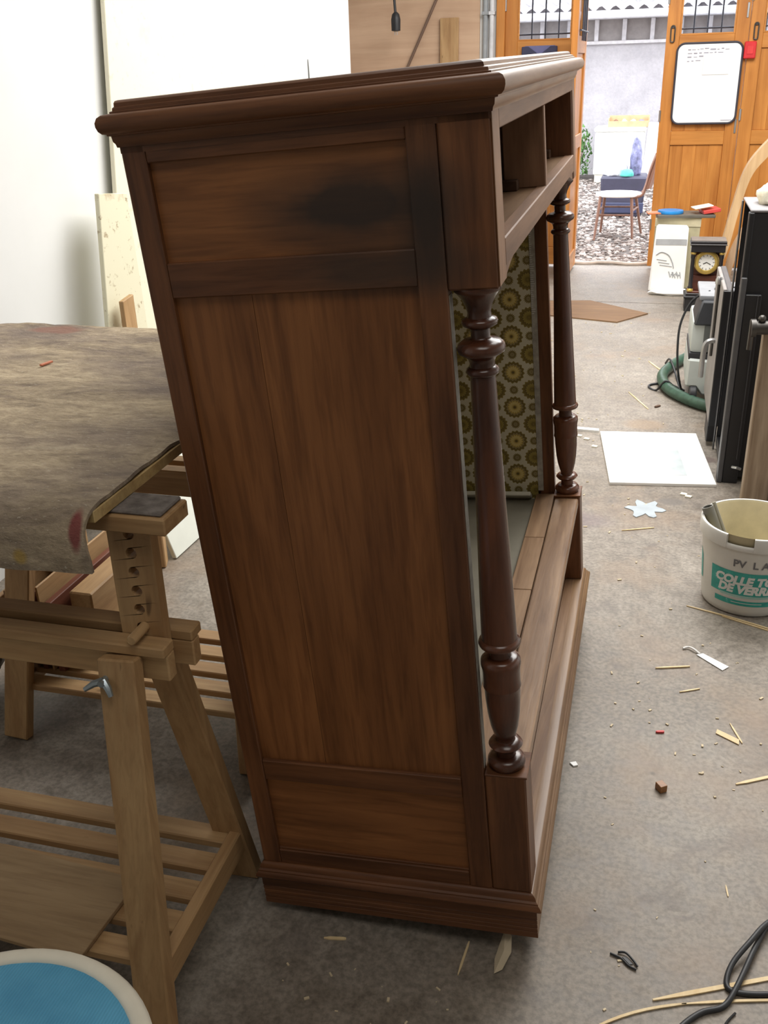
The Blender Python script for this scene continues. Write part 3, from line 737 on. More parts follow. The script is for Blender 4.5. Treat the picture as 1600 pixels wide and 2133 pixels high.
# rim collar with a tear tab gap at the front
def collar(z0, z1, r0, r1, a0, a1, n=60):
    q = NB(); A = []
    for i in range(n+1):
        a = a0+(a1-a0)*i/n; c_, s_ = math.cos(a), math.sin(a)
        A.append([q.verts.new((BC.x+r*c_, BC.y+r*s_, z)) for r, z in ((r0, z0), (r1, z0), (r1+.0005, z1-.004), (r1-.002, z1), (r0, z1))])
    for P, N in zip(A, A[1:]):
        for k in range(5): q.faces.new((P[k], P[(k+1) % 5], N[(k+1) % 5], N[k]))
    q.faces.new(A[0]); q.faces.new(A[-1][::-1]); bmesh.ops.recalc_face_normals(q, faces=q.faces); return q
obj('rim_collar', collar(.226, .268, .1435, .1525, R(-94), R(236)), bkm, t, smooth=40)
obj('rim_collar', collar(.226, .240, .1435, .1515, R(-126), R(-92), 14), bkm, t, smooth=40)
def wrap(bm, a0, zc, rad_off=.0012):
    """bend a flat mesh (x along the surface, y up) round the bucket, x=0 at angle a0"""
    for v in bm.verts:
        z = zc+v.co.y; r = Rb(z)+rad_off+v.co.z; a = a0+v.co.x/Rb(.13); v.co = Vector((BC.x+r*math.cos(a), BC.y+r*math.sin(a), z))
    return bm
def patch(pts, a0, zc, off, n=40):
    """band between lower and upper outline functions given as (x, ylow, yhigh) rows"""
    q = NB(); prev = None
    for x, yl, yh in pts:
        c_ = [q.verts.new((x, yl+(yh-yl)*k/3, 0)) for k in range(4)]
        if prev:
            for k in range(3): q.faces.new((prev[k], c_[k], c_[k+1], prev[k+1]))
        prev = c_
    return wrap(q, a0, zc, off)
teal = MT('teal_print'); n_ = teal.noise(teal.coords((40, 40, 40)), 1, 5, .7)
teal = teal.out(teal.ramp(n_, [(.38, (.025, .30, .26, 1)), (.62, (.04, .40, .35, 1)), (.70, (.50, .62, .58, 1))]), .45)
AF = R(-112)
xs = [-.075+.245*k/40 for k in range(41)]
lp_ = obj('label_print', patch([(x, -.038-.010*math.sin(k*.6)*0, .042-.000*k) for k, x in enumerate(xs)], AF, .110, .0006), teal, t, smooth=60)
obj('label_print', patch([(x, -.011, .006) for x in xs[3:]], AF, .050, .0006), teal, t, smooth=60)
obj('label_print', patch([(-.150+.02*k/6, -.05, .05-.004*k) for k in range(7)], AF, .125, .0006), teal, t, smooth=60)
prw = plain('label_lettering', (.72, .74, .72, 1), .45, var=.05)
pri = plain('felt_pen', (.16, .16, .17, 1), .6, var=.3)
def text(s, size, mat, a0, zc, x0, off=.0012, name='lettering', shear=0.0, bold=0.0, sub=True):
    cu = bpy.data.curves.new('txt', 'FONT'); cu.body = s; cu.size = size; cu.shear = shear; cu.offset = bold; cu.space_character = 1.0; cu.resolution_u = 3
    to = bpy.data.objects.new('txt', cu); COL.objects.link(to); dg = bpy.context.evaluated_depsgraph_get(); dg.update()
    me = bpy.data.meshes.new_from_object(to.evaluated_get(dg)); bpy.data.objects.remove(to); bpy.data.curves.remove(cu)
    q = NB(); q.from_mesh(me); bpy.data.meshes.remove(me)
    bmesh.ops.triangulate(q, faces=q.faces[:])
    bmesh.ops.subdivide_edges(q, edges=[e for e in q.edges if e.calc_length() > .006], cuts=1)
    for v in q.verts: v.co.x += x0
    wrap(q, a0, zc, off); return obj(name, q, mat, t if name == 'handwriting' else lp_, smooth=60)
text('COLLE TOILE', .037, prw, AF, .112, -.058, shear=.18, bold=.0022)
text('DE VERRE', .037, prw, AF, .082, -.046, shear=.18, bold=.0022)
text('PV  L A', .032, pri, AF, .170, -.006, name='handwriting', bold=.0008)
for k, zz in enumerate((.0655, .0615)):
    obj('fine_print', patch([(x, -.001, .001) for x in xs[8:30]], AF, zz, .0013), prw, t, smooth=60)
obj('fine_print', patch([(x, -.0008, .0012) for x in xs[12:28]], AF, .0485, .0013), prw, t, smooth=60)
obj('label_gap', patch([(x, -.004, .004) for x in xs[6:]], AF, .0705, .0009), plain('label_pale', (.34, .55, .50, 1), .45), t, smooth=60)
t = thing('metal_tube', 'grey metal tube leaning inside the bucket', 'tube', (.30, 2.83, .02))
a, c_ = Vector((.345, 2.775, .03)), Vector((.2355, 2.815, .290)); q = NB(); d_ = (c_-a).normalized(); u = d_.orthogonal().normalized(); v = d_.cross(u); n = 20
rings = []
for p, r in ((a, .0175), (c_, .0175), (c_, .0135), (a+d_*.02, .0135)):
    rings.append([q.verts.new(p+u*r*math.cos(2*PI*k/n)+v*r*math.sin(2*PI*k/n)) for k in range(n)])
for A, B in zip(rings, rings[1:]):
    for k in range(n): q.faces.new((A[k], A[(k+1) % n], B[(k+1) % n], B[k]))
bmesh.ops.recalc_face_normals(q, faces=q.faces); obj('pipe', q, plain('dull_grey', (.20, .20, .18, 1), .5, .3), t)
q = NB(); tube(q, [a+Vector((.028, .012, .0)), Vector((.256, 2.862, .285))], .006, 8); obj('stirring_rod', q, plain('dull_rod', (.30, .29, .24, 1), .5), t)

# ------------------------------------------------------------------ sheets and offcuts on the floor
wsh = MT('white_lacquer_sheet'); xyz = wsh.sep(); n_ = wsh.noise(wsh.coords((20, 20, 20), False), 1, 4)
f = wsh.math('MULTIPLY', wsh.mask(wsh.math('MULTIPLY', wsh.blob((-.06, .02, .01), (.035, .03, .2)), wsh.math('ADD', n_, .4)), .2, .4), .6)
wsh = wsh.out(wsh.mix(f, (.86, .86, .84, 1), (.30, .30, .28, 1)), .22)
q = NB(); slab(q, [(-.074, 3.623), (.331, 3.678), (.270, 4.262), (-.145, 4.216)], .0, .012); o = tag(obj('white_sheet', q, wsh, smooth=0, bev=.001), 'glossy white sheet lying flat on the floor', 'sheet')
q = NB(); slab(q, [(-.40, 4.245), (-.15, 4.225), (-.153, 4.255), (-.40, 4.275)], .0, .010); tag(obj('white_strip', q, white, smooth=0), 'narrow white strip on the floor behind the dresser column', 'strip')
q = NB(); slab(q, [(.165, 3.745), (.222, 3.753), (.185, 4.08), (.13, 4.05), (.15, 3.98)], .0122, .0128); tag(obj('grey_film', q, plain('grey_film', (.50, .56, .58, 1), .3), smooth=0), 'pale grey film lying on the white sheet', 'film')
q = NB(); slab(q, [(-.70, 6.90), (-.37, 6.955), (.03, 6.61), (-.161, 6.335), (-.72, 6.50)], .0, .008); tag(obj('brown_board', q, wood('hardboard', (.235, .135, .065, 1), (.16, .088, .042, 1), 'X', .7), smooth=0), 'brown hardboard sheet lying flat on the floor behind the dresser', 'board')
pts = []; rr = random.Random(11)
for k in range(28):
    a = 2*PI*k/28; r = .055*(1+.30*math.cos(6*a)+rr.uniform(-.12, .12)); pts.append((.068+r*1.05*math.cos(a), 3.41+r*1.25*math.sin(a)))
q = NB(); slab(q, pts, .0, .003); tag(obj('plaster_patch', q, plain('blue_grey_plaster', (.38, .43, .47, 1), .6), smooth=0), 'flower shaped patch of pale blue plaster on the floor', 'plaster')

def stick(a, c_, w, th, label, name='wood_strip', mat=None, bend=0.0, cat='wood strip'):
    A = Vector((a[0], a[1], th/2+.0005)); B = Vector((c_[0], c_[1], th/2+.0005)); d = B-A; s_ = Vector((-d.y, d.x, 0)).normalized(); n = 8
    q = NB(); prev = None
    for k in range(n+1):
        f = k/n; p = A+d*f+s_*bend*math.sin(PI*f); ww = w*(.35+.65*min(1, f*4, (1-f)*5+.3))
        ring = [q.verts.new(p+s_*ww/2*sx+Vector((0, 0, th/2*sz))) for sx, sz in ((-1, -1), (1, -1), (1, 1), (-1, 1))]
        if prev:
            for i in range(4): q.faces.new((prev[i], prev[(i+1) % 4], ring[(i+1) % 4], ring[i]))
        else: q.faces.new(ring)
        prev = ring
    q.faces.new(prev[::-1]); bmesh.ops.recalc_face_normals(q, faces=q.faces)
    return tag(obj(name, q, mat or strip_m, smooth=30), label, cat)
stick((.116, 1.269), (.345, 1.376), .0085, .003, 'broad pale wood strip beside the black cable')
stick((.005, 1.178), (.173, 1.275), .005, .003, 'curved thin cane strip at the bottom edge of the photo', bend=.010)
stick((.165, 1.272), (.345, 1.324), .005, .003, 'thin cane strip running under the black cable', bend=.002)
stick((.201, 2.706), (.445, 2.612), .006, .003, 'long thin strip lying before the glue bucket', bend=.004)
stick((.302, 2.664), (.45, 2.598), .005, .003, 'second thin strip crossing before the glue bucket')
stick((.112, 2.339), (.203, 2.367), .005, .004, 'short pale stick left of the white tag')
stick((.174, 2.238), (.226, 2.265), .004, .003, 'short pale stick below the white tag')
stick((.294, 2.127), (.318, 2.052), .004, .003, 'thin sliver touching the yellow wood chip')
stick((.294, 1.894), (.385, 1.946), .008, .003, 'tapered wood splinter at the right edge of the photo')
stick((-.011, 3.206), (.100, 3.253), .005, .003, 'thin stick near the plaster patch')
stick((-.229, 1.240), (-.222, 1.318), .004, .003, 'thin straw before the dresser plinth', mat=strip_m)
stick((-.494, 1.262), (-.452, 1.270), .006, .003, 'small sliver under the left end of the dresser plinth')
stick((-1.17, 2.545), (-1.08, 2.60), .006, .004, 'pale stick on the floor seen past the trestle post')
stick((.05, 5.45), (.12, 5.27), .008, .004, 'pale stick on the floor in the middle of the workshop')
stick((-.04, 4.86), (.06, 4.60), .006, .003, 'thin stick on the floor left of the green hose')
stick((.255, 1.575), (.258, 1.545), .003, .002, 'tiny pale straw below the red floor stain')
stick((.03, 1.30), (.005, 1.33), .003, .002, 'tiny straw near the dresser corner') if False else None
stick((.115, 2.05), (.135, 2.055), .006, .005, 'tiny red wall plug on the floor', name='wall_plug', mat=plain('red_bit', (.60, .05, .05, 1), .5), cat='wall plug')
stick((.09, 4.63), (.115, 4.66), .014, .006, 'dark wood chip before the green hose', name='wood_chip', mat=inner, cat='chip')
q = NB(); slab(q, [(.262, 2.095), (.312, 2.064), (.310, 2.044), (.258, 2.078)], .0005, .003); tag(obj('wood_chip', q, strip_m, smooth=0), 'flat yellow wood chip near the right edge of the floor', 'chip')
q = NB(); obox(q, (.128, 1.838, .0095), (.018, .022, .018), (0, 0, R(35)), .001); tag(obj('wood_cube', q, wood('varnished_cube', (.35, .16, .05, 1), (.18, .07, .02, 1), 'X', .4)), 'small brown wooden cube on the floor', 'cube')
# paper tag with its twisted tail
t = thing('paper_tag', 'white paper tag with twisted tail on the floor', 'tag', (.25, 2.405, 0))
q = NB(); slab(q, [(.222, 2.432), (.240, 2.442), (.306, 2.388), (.288, 2.366)], .001, .003); obj('tag_body', q, white, t, smooth=0)
q = NB(); tube(q, smooth_path([(.231, 2.437, .003), (.214, 2.452, .008), (.200, 2.462, .006), (.186, 2.455, .004)]), .003, 6, None); obj('tail', q, white, t)
# torn paper in front of the plinth
q = NB(); fs = []
P_ = [(-.165, 1.258, .002), (-.152, 1.268, .004), (-.140, 1.300, .016), (-.143, 1.325, .030), (-.156, 1.335, .034), (-.163, 1.312, .016), (-.168, 1.285, .008)]
vv = [q.verts.new(p) for p in P_]; cc = q.verts.new((-.153, 1.297, .020))
for k in range(7): q.faces.new((vv[k], vv[(k+1) % 7], cc))
bmesh.ops.recalc_face_normals(q, faces=q.faces); bmesh.ops.solidify(q, geom=q.faces[:], thickness=.001)
tag(obj('torn_paper', q, plain('kraft', (.48, .40, .28, 1), .7), smooth=0), 'torn scrap of pale paper under the front of the plinth', 'paper')
q = NB(); slab(q, [(-.082, 1.885), (-.068, 1.892), (-.062, 1.880), (-.072, 1.874)], .0005, .004); tag(obj('paper_scrap', q, white, smooth=0), 'small white paper scrap right of the dresser plinth', 'paper')
q = NB()
tube(q, smooth_path([(.038, 1.352, .003), (.058, 1.345, .003), (.072, 1.332, .003), (.086, 1.326, .003)]), .0022, 6); tube(q, smooth_path([(.052, 1.358, .003), (.066, 1.358, .005), (.080, 1.345, .004), (.088, 1.334, .003)]), .0022, 6)
slab(q, [(.060, 1.350), (.068, 1.352), (.080, 1.338), (.074, 1.336)], .0005, .002)
tag(obj('bent_clip', q, blackp), 'small bent black clip on the floor', 'clip')
for k, (x, y, lab) in enumerate(((.205, 3.58, 'left pale shaving beside the bucket rim'), (.222, 3.56, 'right pale shaving beside the bucket rim'), (-.20, 4.13, 'cream flake left of the white sheet'), (-.235, 4.165, 'small cream flake behind the far column'), (-.16, 4.04, 'lowest cream flake left of the white sheet'))):
    q = NB(); slab(q, [(x-.012, y-.006), (x+.010, y-.012), (x+.016, y+.004), (x-.006, y+.012)], .0005, .005); tag(obj('wood_shaving', q, cream, smooth=0), lab, 'shaving')
# crumbs too many to count
q = NB(); rr = random.Random(5)
for k in range(520):
    x, y = rr.uniform(-.55, .75), 1.05+5.6*rr.random()**1.3
    if -.70 < x+.07*y*0 and x < -.02 and 1.25 < y < 2.62: continue
    if -.16 < x < .36 and 3.6 < y < 4.3: continue
    if (x > .18 and y > 2.6 and y < 3.0) or (x > .05 and y > 4.5) or (x > .28 and y > 3.4) or (x > .13 and y < 1.6): continue
    s_ = rr.uniform(.0012, .0040)*(1+y*.12); a = rr.uniform(0, PI); e = rr.uniform(1, 3.2)
    obox(q, (x, y, s_*.35), (s_*e, s_, s_*.6), (0, 0, a))
so = obj('sawdust_crumbs', q, plain('sawdust', (.60, .50, .34, 1), .8, var=.3), smooth=0); so['kind'] = 'stuff'; so['label'] = 'sawdust and wood crumbs scattered over the concrete floor'; so['category'] = 'sawdust'

# black cable at the lower right
q = NB(); tube(q, smooth_path([(.150, 1.205, .005), (.173, 1.236, .005), (.200, 1.262, .005), (.236, 1.283, .005), (.262, 1.330, .010), (.300, 1.425, .012), (.335, 1.50, .006), (.40, 1.60, .006)], 8), .0052, 10)
tube(q, smooth_path([(.345, 1.335, .005), (.290, 1.320, .005), (.252, 1.318, .005), (.243, 1.335, .006), (.256, 1.375, .012), (.290, 1.425, .022), (.318, 1.468, .022), (.36, 1.52, .010)], 8), .0052, 10)
tube(q, smooth_path([(.225, 1.215, .003), (.238, 1.25, .003), (.255, 1.275, .003)], 6), .002, 6)
tag(obj('black_cable', q, blackp, smooth=60), 'black electric cable looped on the floor at the lower right', 'cable')

# ------------------------------------------------------------------ workshop vacuum
t = thing('dust_extractor', 'grey and black workshop vacuum behind the black cabinet', 'vacuum cleaner', (.40, 4.95, 0))
gpl = plain('pale_grey_plastic', (.50, .54, .52, 1), .5, var=.05); dgp = plain('blue_black_plastic', (.030, .033, .040, 1), .5); grn = plain('green_plastic', (.14, .42, .06, 1), .45)
V = lambda n, m, *a, bev=.012, seg=2: obj(n, bx(NB(), *a, bev, seg), m, t)
q = NB(); prism(q, [(.222, .085), (.27, .085), (.30, .045), (.36, .045), (.39, .085), (.60, .085), (.60, .205), (.225, .225)], .42, Matrix.Translation((0, 4.72, 0))); obj('dirt_tank', q, gpl, t, bev=.010)
V('tank_seal', blackp, .226, .605, 4.73, 5.13, .212, .250, bev=.006)
V('motor_housing', gpl, .228, .60, 4.74, 5.12, .248, .400, bev=.02)
V('control_panel', plain('panel_grey', (.10, .11, .105, 1), .5), .285, .52, 4.730, 4.742, .255, .385, bev=.004)
V('socket_cover', blackp, .325, .39, 4.722, 4.732, .285, .345, bev=.004)
q = NB(); prism(q, [(.234, .385), (.60, .385), (.60, .500), (.262, .500), (.246, .44)], .30, Matrix.Translation((0, 4.72, 0))); obj('hose_garage', q, dgp, t, bev=.008)
V('top_frame', plain('top_grey', (.24, .25, .27, 1), .5), .250, .60, 4.75, 5.10, .497, .520, bev=.006)
q = NB(); lathe(q, [(.062, 0), (.066, .006), (.054, .006), (.05, -.004), (.0, -.004)], (.385, 4.90, .519), 28, cap=False); obj('hose_port', q, blackp, t)
V('latch', grn, .352, .385, 4.700, 4.722, .075, .175, bev=.004)
for x, y in ((.262, 4.73), (.262, 5.10), (.56, 4.73), (.56, 5.10)):
    q = NB(); lathe(q, [(.0, -.018), (.040, -.018), (.046, -.012), (.046, .012), (.040, .018), (.0, .018)], (0, 0, 0), 20, cap=False); q.transform(Matrix.Translation((x, y, .046)) @ Matrix.Rotation(R(90), 4, 'Y')); obj('wheel', q, blackp, t)
hg = MT('green_hose'); wv = hg.new('ShaderNodeTexNoise'); wv.inputs['Scale'].default_value = 40; hg.L(hg.coords((1, 1, 1)), wv.inputs['Vector'])
hg = hg.out(hg.ramp(wv.outputs['Fac'], [(.3, (.020, .055, .035, 1)), (.7, (.038, .095, .062, 1))]), .45)
hp = smooth_path([(.42, 5.13, .16), (.43, 5.30, .15), (.41, 5.46, .09), (.34, 5.53, .045), (.255, 5.46, .034), (.170, 5.28, .030), (.122, 5.08, .030), (.145, 4.88, .030), (.215, 4.735, .030), (.310, 4.625, .030), (.42, 4.57, .030), (.60, 4.58, .03)], 10)
q = NB(); tube(q, hp, .026, 14, [.026+.0016*(i % 2) for i in range(len(hp))]); obj('hose', q, hg, t, smooth=80)
q = NB(); tube(q, smooth_path([(.300, 4.86, .52), (.225, 4.88, .47), (.180, 4.87, .36), (.176, 4.85, .24), (.190, 4.86, .12), (.212, 4.88, .03), (.226, 4.93, .005), (.15, 5.02, .006), (.075, 5.00, .006), (.058, 4.95, .006), (.095, 4.90, .006), (.14, 4.88, .062), (.205, 4.90, .006), (.20, 5.10, .006), (.16, 5.26, .068), (.14, 5.36, .02)], 7), .0055, 8); obj('power_cord', q, blackp, t)

# ------------------------------------------------------------------ black metal cabinet with its door ajar
t = thing('black_cabinet', 'tall narrow black steel cabinet with an open door at the right', 'cabinet', (.60, 3.93, 0))
V = lambda n, m, *a, bev=.003: obj(n, bx(NB(), *a, bev), m, t)
edge = plain('scuffed_black_edge', (.075, .075, .08, 1), .4)
V('near_side', black, .345, .95, 3.748, 3.762, .02, 1.025); V('far_side', black, .345, .95, 4.105, 4.119, .02, 1.025)
V('base', black, .345, .95, 3.762, 4.105, .02, .06); V('top', plain('grey_top', (.26, .25, .26, 1), .5), .338, .95, 3.745, 4.122, 1.025, 1.035)
V('shelf', edge, .36, .95, 3.762, 4.105, .69, .705); V('back_sheet', black, .94, .95, 3.762, 4.105, .06, 1.025)
V('front_post', black, .333, .352, 3.742, 3.785, .0, 1.025); V('front_post', edge, .333, .340, 4.100, 4.122, .0, 1.025)
V('end_frame', black, .353, .41, 3.730, 3.748, .0, .74); V('end_frame', edge, .333, .353, 3.728, 3.748, .0, .80)
V('ridge', edge, .395, .399, 3.727, 3.731, .10, .74)
q = NB(); tube(q, [(.385, 3.728, .07), (.40, 3.712, .074), (.415, 3.715, .068)], .006, 8); obj('catch', q, steel, t)
# door standing open in line with the side
V('door', edge, .320, .345, 4.13, 4.66, .10, .675, bev=.004); V('door_lining', plain('grey_lining', (.27, .25, .24, 1), .5), .306, .3205, 4.145, 4.645, .10, .675); V('door_edge', black, .305, .346, 4.122, 4.132, .095, .672)
V('door_foot', black, .305, .345, 4.14, 4.30, .02, .098)
q = NB(); lathe(q, [(.0, 0), (.016, 0), (.016, .02), (.010, .03), (.0, .03)], (.300, 4.35, .655), 14, cap=False); obj('latch_knob', q, steel, t)
q = NB(); tube(q, [(.300, 4.35, .66), (.300, 4.36, .34)], .006, 8); obj('latch_rod', q, darkst, t)
q = NB(); tube(q, smooth_path([(.330, 4.28, .425), (.292, 4.27, .430), (.268, 4.265, .415), (.262, 4.262, .36), (.262, 4.265, .27)], 6), .011, 10); obj('door_handle', q, steel, t)
# pale rag and papers
m_ = MT('pale_cloth'); n_ = m_.noise(m_.coords((25, 25, 25)), 1, 4); cloth = m_.out(m_.ramp(n_, [(.3, (.66, .60, .45, 1)), (.7, (.85, .82, .70, 1))]), .8, n_, .4, .01)
def lump(c, s, seed, sub=3, amp=.25):
    q = NB(); bmesh.ops.create_icosphere(q, subdivisions=sub, radius=1)
    for v in q.verts:
        n = mnoise.noise(v.co*1.7+Vector((seed, seed*2, 0)))*amp+mnoise.noise(v.co*4+Vector((0, seed, 3)))*amp*.4
        v.co = Vector((v.co.x*s[0]*(1+n), v.co.y*s[1]*(1+n), max(v.co.z*s[2]*(1+n), -s[2]*.55)))+Vector((c[0], c[1], c[2]+s[2]*.55))
    return q
tag(obj('crumpled_cloth', lump((.425, 3.93, 1.035), (.055, .10, .05), 4), cloth, smooth=50), 'crumpled cream cloth lying on the black cabinet', 'cloth')
tag(obj('folded_cloth', lump((.40, 3.92, .707), (.028, .07, .04), 9), cloth, smooth=50), 'cream cloth stuffed inside the black cabinet shelf', 'cloth')

# bench leg with a pipe clamp
t = thing('workbench', 'end of a pale wooden workbench carrying a steel pipe clamp', 'workbench', (.45, 3.50, 0))
q = NB(); bx(q, .408, .50, 3.50, 3.57, 0, .66, .004); obj('leg', q, wood('grey_pine', (.40, .31, .22, 1), (.24, .17, .11, 1), 'Z', .6), t)
q = NB(); bx(q, .428, .52, 3.572, 3.62, 0, .63, .003); obj('leg', q, wood('brown_pine', (.28, .17, .09, 1), (.17, .10, .05, 1), 'Z', .6), t)
q = NB(); tube(q, [(.375, 3.50, .675), (.78, 3.52, .69)], .024, 16); obj('clamp_pipe', q, darkst, t)
q = NB(); tube(q, [(.362, 3.499, .674), (.378, 3.50, .675)], .031, 16); tube(q, [(.366, 3.50, .70), (.364, 3.49, .60)], .009, 8); obj('clamp_jaw', q, darkst, t)
q = NB(); bmesh.ops.create_icosphere(q, subdivisions=2, radius=.014, matrix=Matrix.Translation((.395, 3.495, .708))); obj('clamp_ball', q, darkst, t)
q = NB(); lathe(q, [(.0, 0), (.045, .0), (.05, .01), (.04, .03), (.0, .04)], (.50, 3.53, .695), 18, cap=False); obj('clamp_block', q, plain('cast_iron', (.16, .15, .13, 1), .6), t)
q = NB(); bx(q, .505, .55, 3.46, 3.50, .012, .13, .004); bx(q, .505, .55, 3.46, 3.50, .0, .012, .002); tag(obj('violet_box', q, plain('violet_card', (.07, .035, .14, 1), .5)), 'small violet box beside the workbench leg', 'box')

# ------------------------------------------------------------------ mantel clock
t = thing('black_plinth_box', 'low black box under the mantel clock', 'box', (.38, 6.82, 0))
q = NB(); bx(q, .258, .515, 6.735, 6.93, .0, .085, .003); obj('case', q, black, t)
q = NB(); bx(q, .250, .522, 6.728, 6.938, .085, .101, .003); obj('lid', q, black, t)
t = thing('mantel_clock', 'black column mantel clock with gilt dial standing on a black box', 'clock', (.375, 6.82, .101))
ebon = plain('ebonised_wood', (.014, .012, .014, 1), .25); mahog = wood('mahogany', (.14, .045, .028, 1), (.06, .018, .012, 1), 'X', .3); gilt = plain('gilt_brass', (.62, .44, .12, 1), .35, .7, var=.25)
V = lambda n, m, *a, bev=.002: obj(n, bx(NB(), *a, bev), m, t)
V('base', ebon, .262, .488, 6.742, 6.90, .101, .118); V('base_step', mahog, .270, .480, 6.750, 6.895, .118, .130)
V('back_case', mahog, .285, .465, 6.83, 6.895, .130, .385); V('back_panel', mahog, .300, .450, 6.800, 6.832, .130, .225)
for x in (.286, .464):
    q = NB(); lathe(q, [(.017, 0), (.017, .012), (.013, .018), (.0125, .19), (.015, .20), (.015, .238)], (x, 6.765, .148), 16); co = obj('column', q, ebon, t)
    q = NB(); lathe(q, [(.021, .0), (.021, .012), (.014, .022), (.016, .03)], (x, 6.765, .130), 16); obj('gilt_foot', q, gilt, co)
    q = NB(); lathe(q, [(.013, .0), (.019, .010), (.017, .018)], (x, 6.765, .366), 16); obj('gilt_capital', q, gilt, co)
V('entablature', ebon, .268, .482, 6.742, 6.90, .386, .430); V('cornice', plain('worn_ebony', (.05, .045, .045, 1), .3), .260, .490, 6.734, 6.905, .430, .438); V('cap', ebon, .263, .487, 6.738, 6.90, .438, .455); V('cap_top', plain('dusty_top', (.20, .17, .15, 1), .6), .266, .484, 6.742, 6.898, .455, .463)
Mf = Matrix.Translation((.375, 6.79, .315)) @ Matrix.Rotation(R(90), 4, 'X')
def disc(n, m, prof, par=None):
    q = NB(); lathe(q, prof, (0, 0, 0), 48, cap=False); q.transform(Mf); return obj(n, q, m, par or t, smooth=40)
disc('movement', mahog, [(.0, -.04), (.06, -.04), (.06, .0), (.0, .0)])
bez = disc('bezel', gilt, [(.051, .008), (.055, .016), (.066, .017), (.076, .012), (.079, .004), (.079, -.004), (.051, -.004)])
dial = disc('dial', plain('enamel_dial', (.82, .82, .80, 1), .25, var=.03), [(.0, .006), (.052, .005), (.052, -.002)])
q = NB()
for k in range(12):
    a = 2*PI*k/12; obox(q, (.044*math.sin(a), .044*math.cos(a), .0068), (.003, .009, .0006), (0, 0, -a))
q.transform(Mf); obj('hour_marks', q, ebon, dial, smooth=0)
for ang, ln, w_ in ((118, .030, .004), (245, .024, .005)):
    q = NB(); a = R(ang); obox(q, (ln/2*math.sin(a), ln/2*math.cos(a), .0078), (w_, ln, .0008), (0, 0, -a)); q.transform(Mf); obj('clock_hand', q, ebon, dial, smooth=0)

# ------------------------------------------------------------------ paper sack, carton and things on it
t = thing('paper_sack', 'white paper sack printed with a curved line drawing', 'sack', (.14, 7.40, 0))
pw = plain('sack_white', (.80, .80, .78, 1), .6, var=.04); pg = plain('sack_grey', (.36, .37, .38, 1), .6)
q = NB(); prism(q, [(.018, .0), (.268, .0), (.262, .46), (.040, .465)], .13, Matrix.Translation((0, 7.33, 0)) @ Matrix.Rotation(R(-2), 4, 'X')); obj('body', q, pw, t, bev=.012)
Ms = Matrix.Translation((0, 7.328, 0)) @ Matrix.Rotation(R(-2), 4, 'X')
q = NB(); bx(q, .044, .258, -.0006, .0008, .335, .375); q.transform(Ms); obj('printed_band', q, pg, t, smooth=0)
q = NB(); cp = smooth_path([(.055, 0, .265), (.09, 0, .285), (.14, 0, .265), (.17, 0, .215), (.182, 0, .175)], 6)
tube(q, [(p.x, -.001, p.z) for p in cp], .0035, 6)
for dz in (0, .02, .04): tube(q, [(.06+dz*.6, -.0008, .235-dz), (.13+dz, -.0008, .225-dz)], .0022, 5)
for k in range(14): tube(q, [(.15+.006*k, -.0008, .15-.03*math.sin(k*.7)**2), (.158+.006*k, -.0008, .135-.03*math.sin(k*1.1)**2)], .0032, 5)
q.transform(Ms); obj('printed_drawing', q, pg, t)
tag(obj('plastic_wrap', lump((.18, 7.27, .0), (.16, .06, .028), 2), pw, smooth=50), 'crumpled white plastic at the foot of the paper sack', 'plastic')
t = thing('carton', 'olive grey carton standing behind the paper sack', 'box', (.19, 7.60, 0))
crd = plain('olive_card', (.42, .38, .24, 1), .7); 
q = NB(); bx(q, .03, .345, 7.49, 7.74, 0, .50, .003); obj('body', q, crd, t)
q = NB(); bx(q, .028, .347, 7.485, 7.49, .44, .502, .001); obj('flap', q, plain('olive_card_light', (.50, .45, .30, 1), .7), t)
q = NB(); obox(q, (.23, 7.58, .5145), (.40, .24, .022), (0, 0, R(6)), .003); tag(obj('dark_board', q, plain('dark_board', (.12, .11, .09, 1), .5)), 'dark board lying across the olive carton', 'board')
q = NB(); lathe(q, [(.0, .0), (.088, .0), (.092, .010), (.088, .022), (.07, .024), (.0, .016)], (.13, 7.55, .526), 32, cap=False); tag(obj('blue_lid', q, plain('blue_plastic', (.02, .24, .62, 1), .35), smooth=50), 'bright blue round plastic lid on the carton', 'lid')
q = NB(); obox(q, (.035, 7.535, .531), (.14, .10, .010), (0, 0, R(8)), .002); tag(obj('orange_folder', q, plain('orange_card', (.72, .22, .10, 1), .5)), 'orange folder sticking out left of the blue lid', 'folder')
q = NB(); obox(q, (.40, 7.56, .548), (.12, .15, .024), (0, R(-8), R(12)), .003); tag(obj('red_box', q, plain('red_card', (.62, .07, .06, 1), .45)), 'red flat box at the right end of the carton', 'box')
q = NB(); obox(q, (.345, 7.55, .574), (.13, .12, .008), (0, R(-9), R(14)), .002); tag(obj('pale_notebook', q, cream), 'pale notebook on top of the red box', 'notebook')

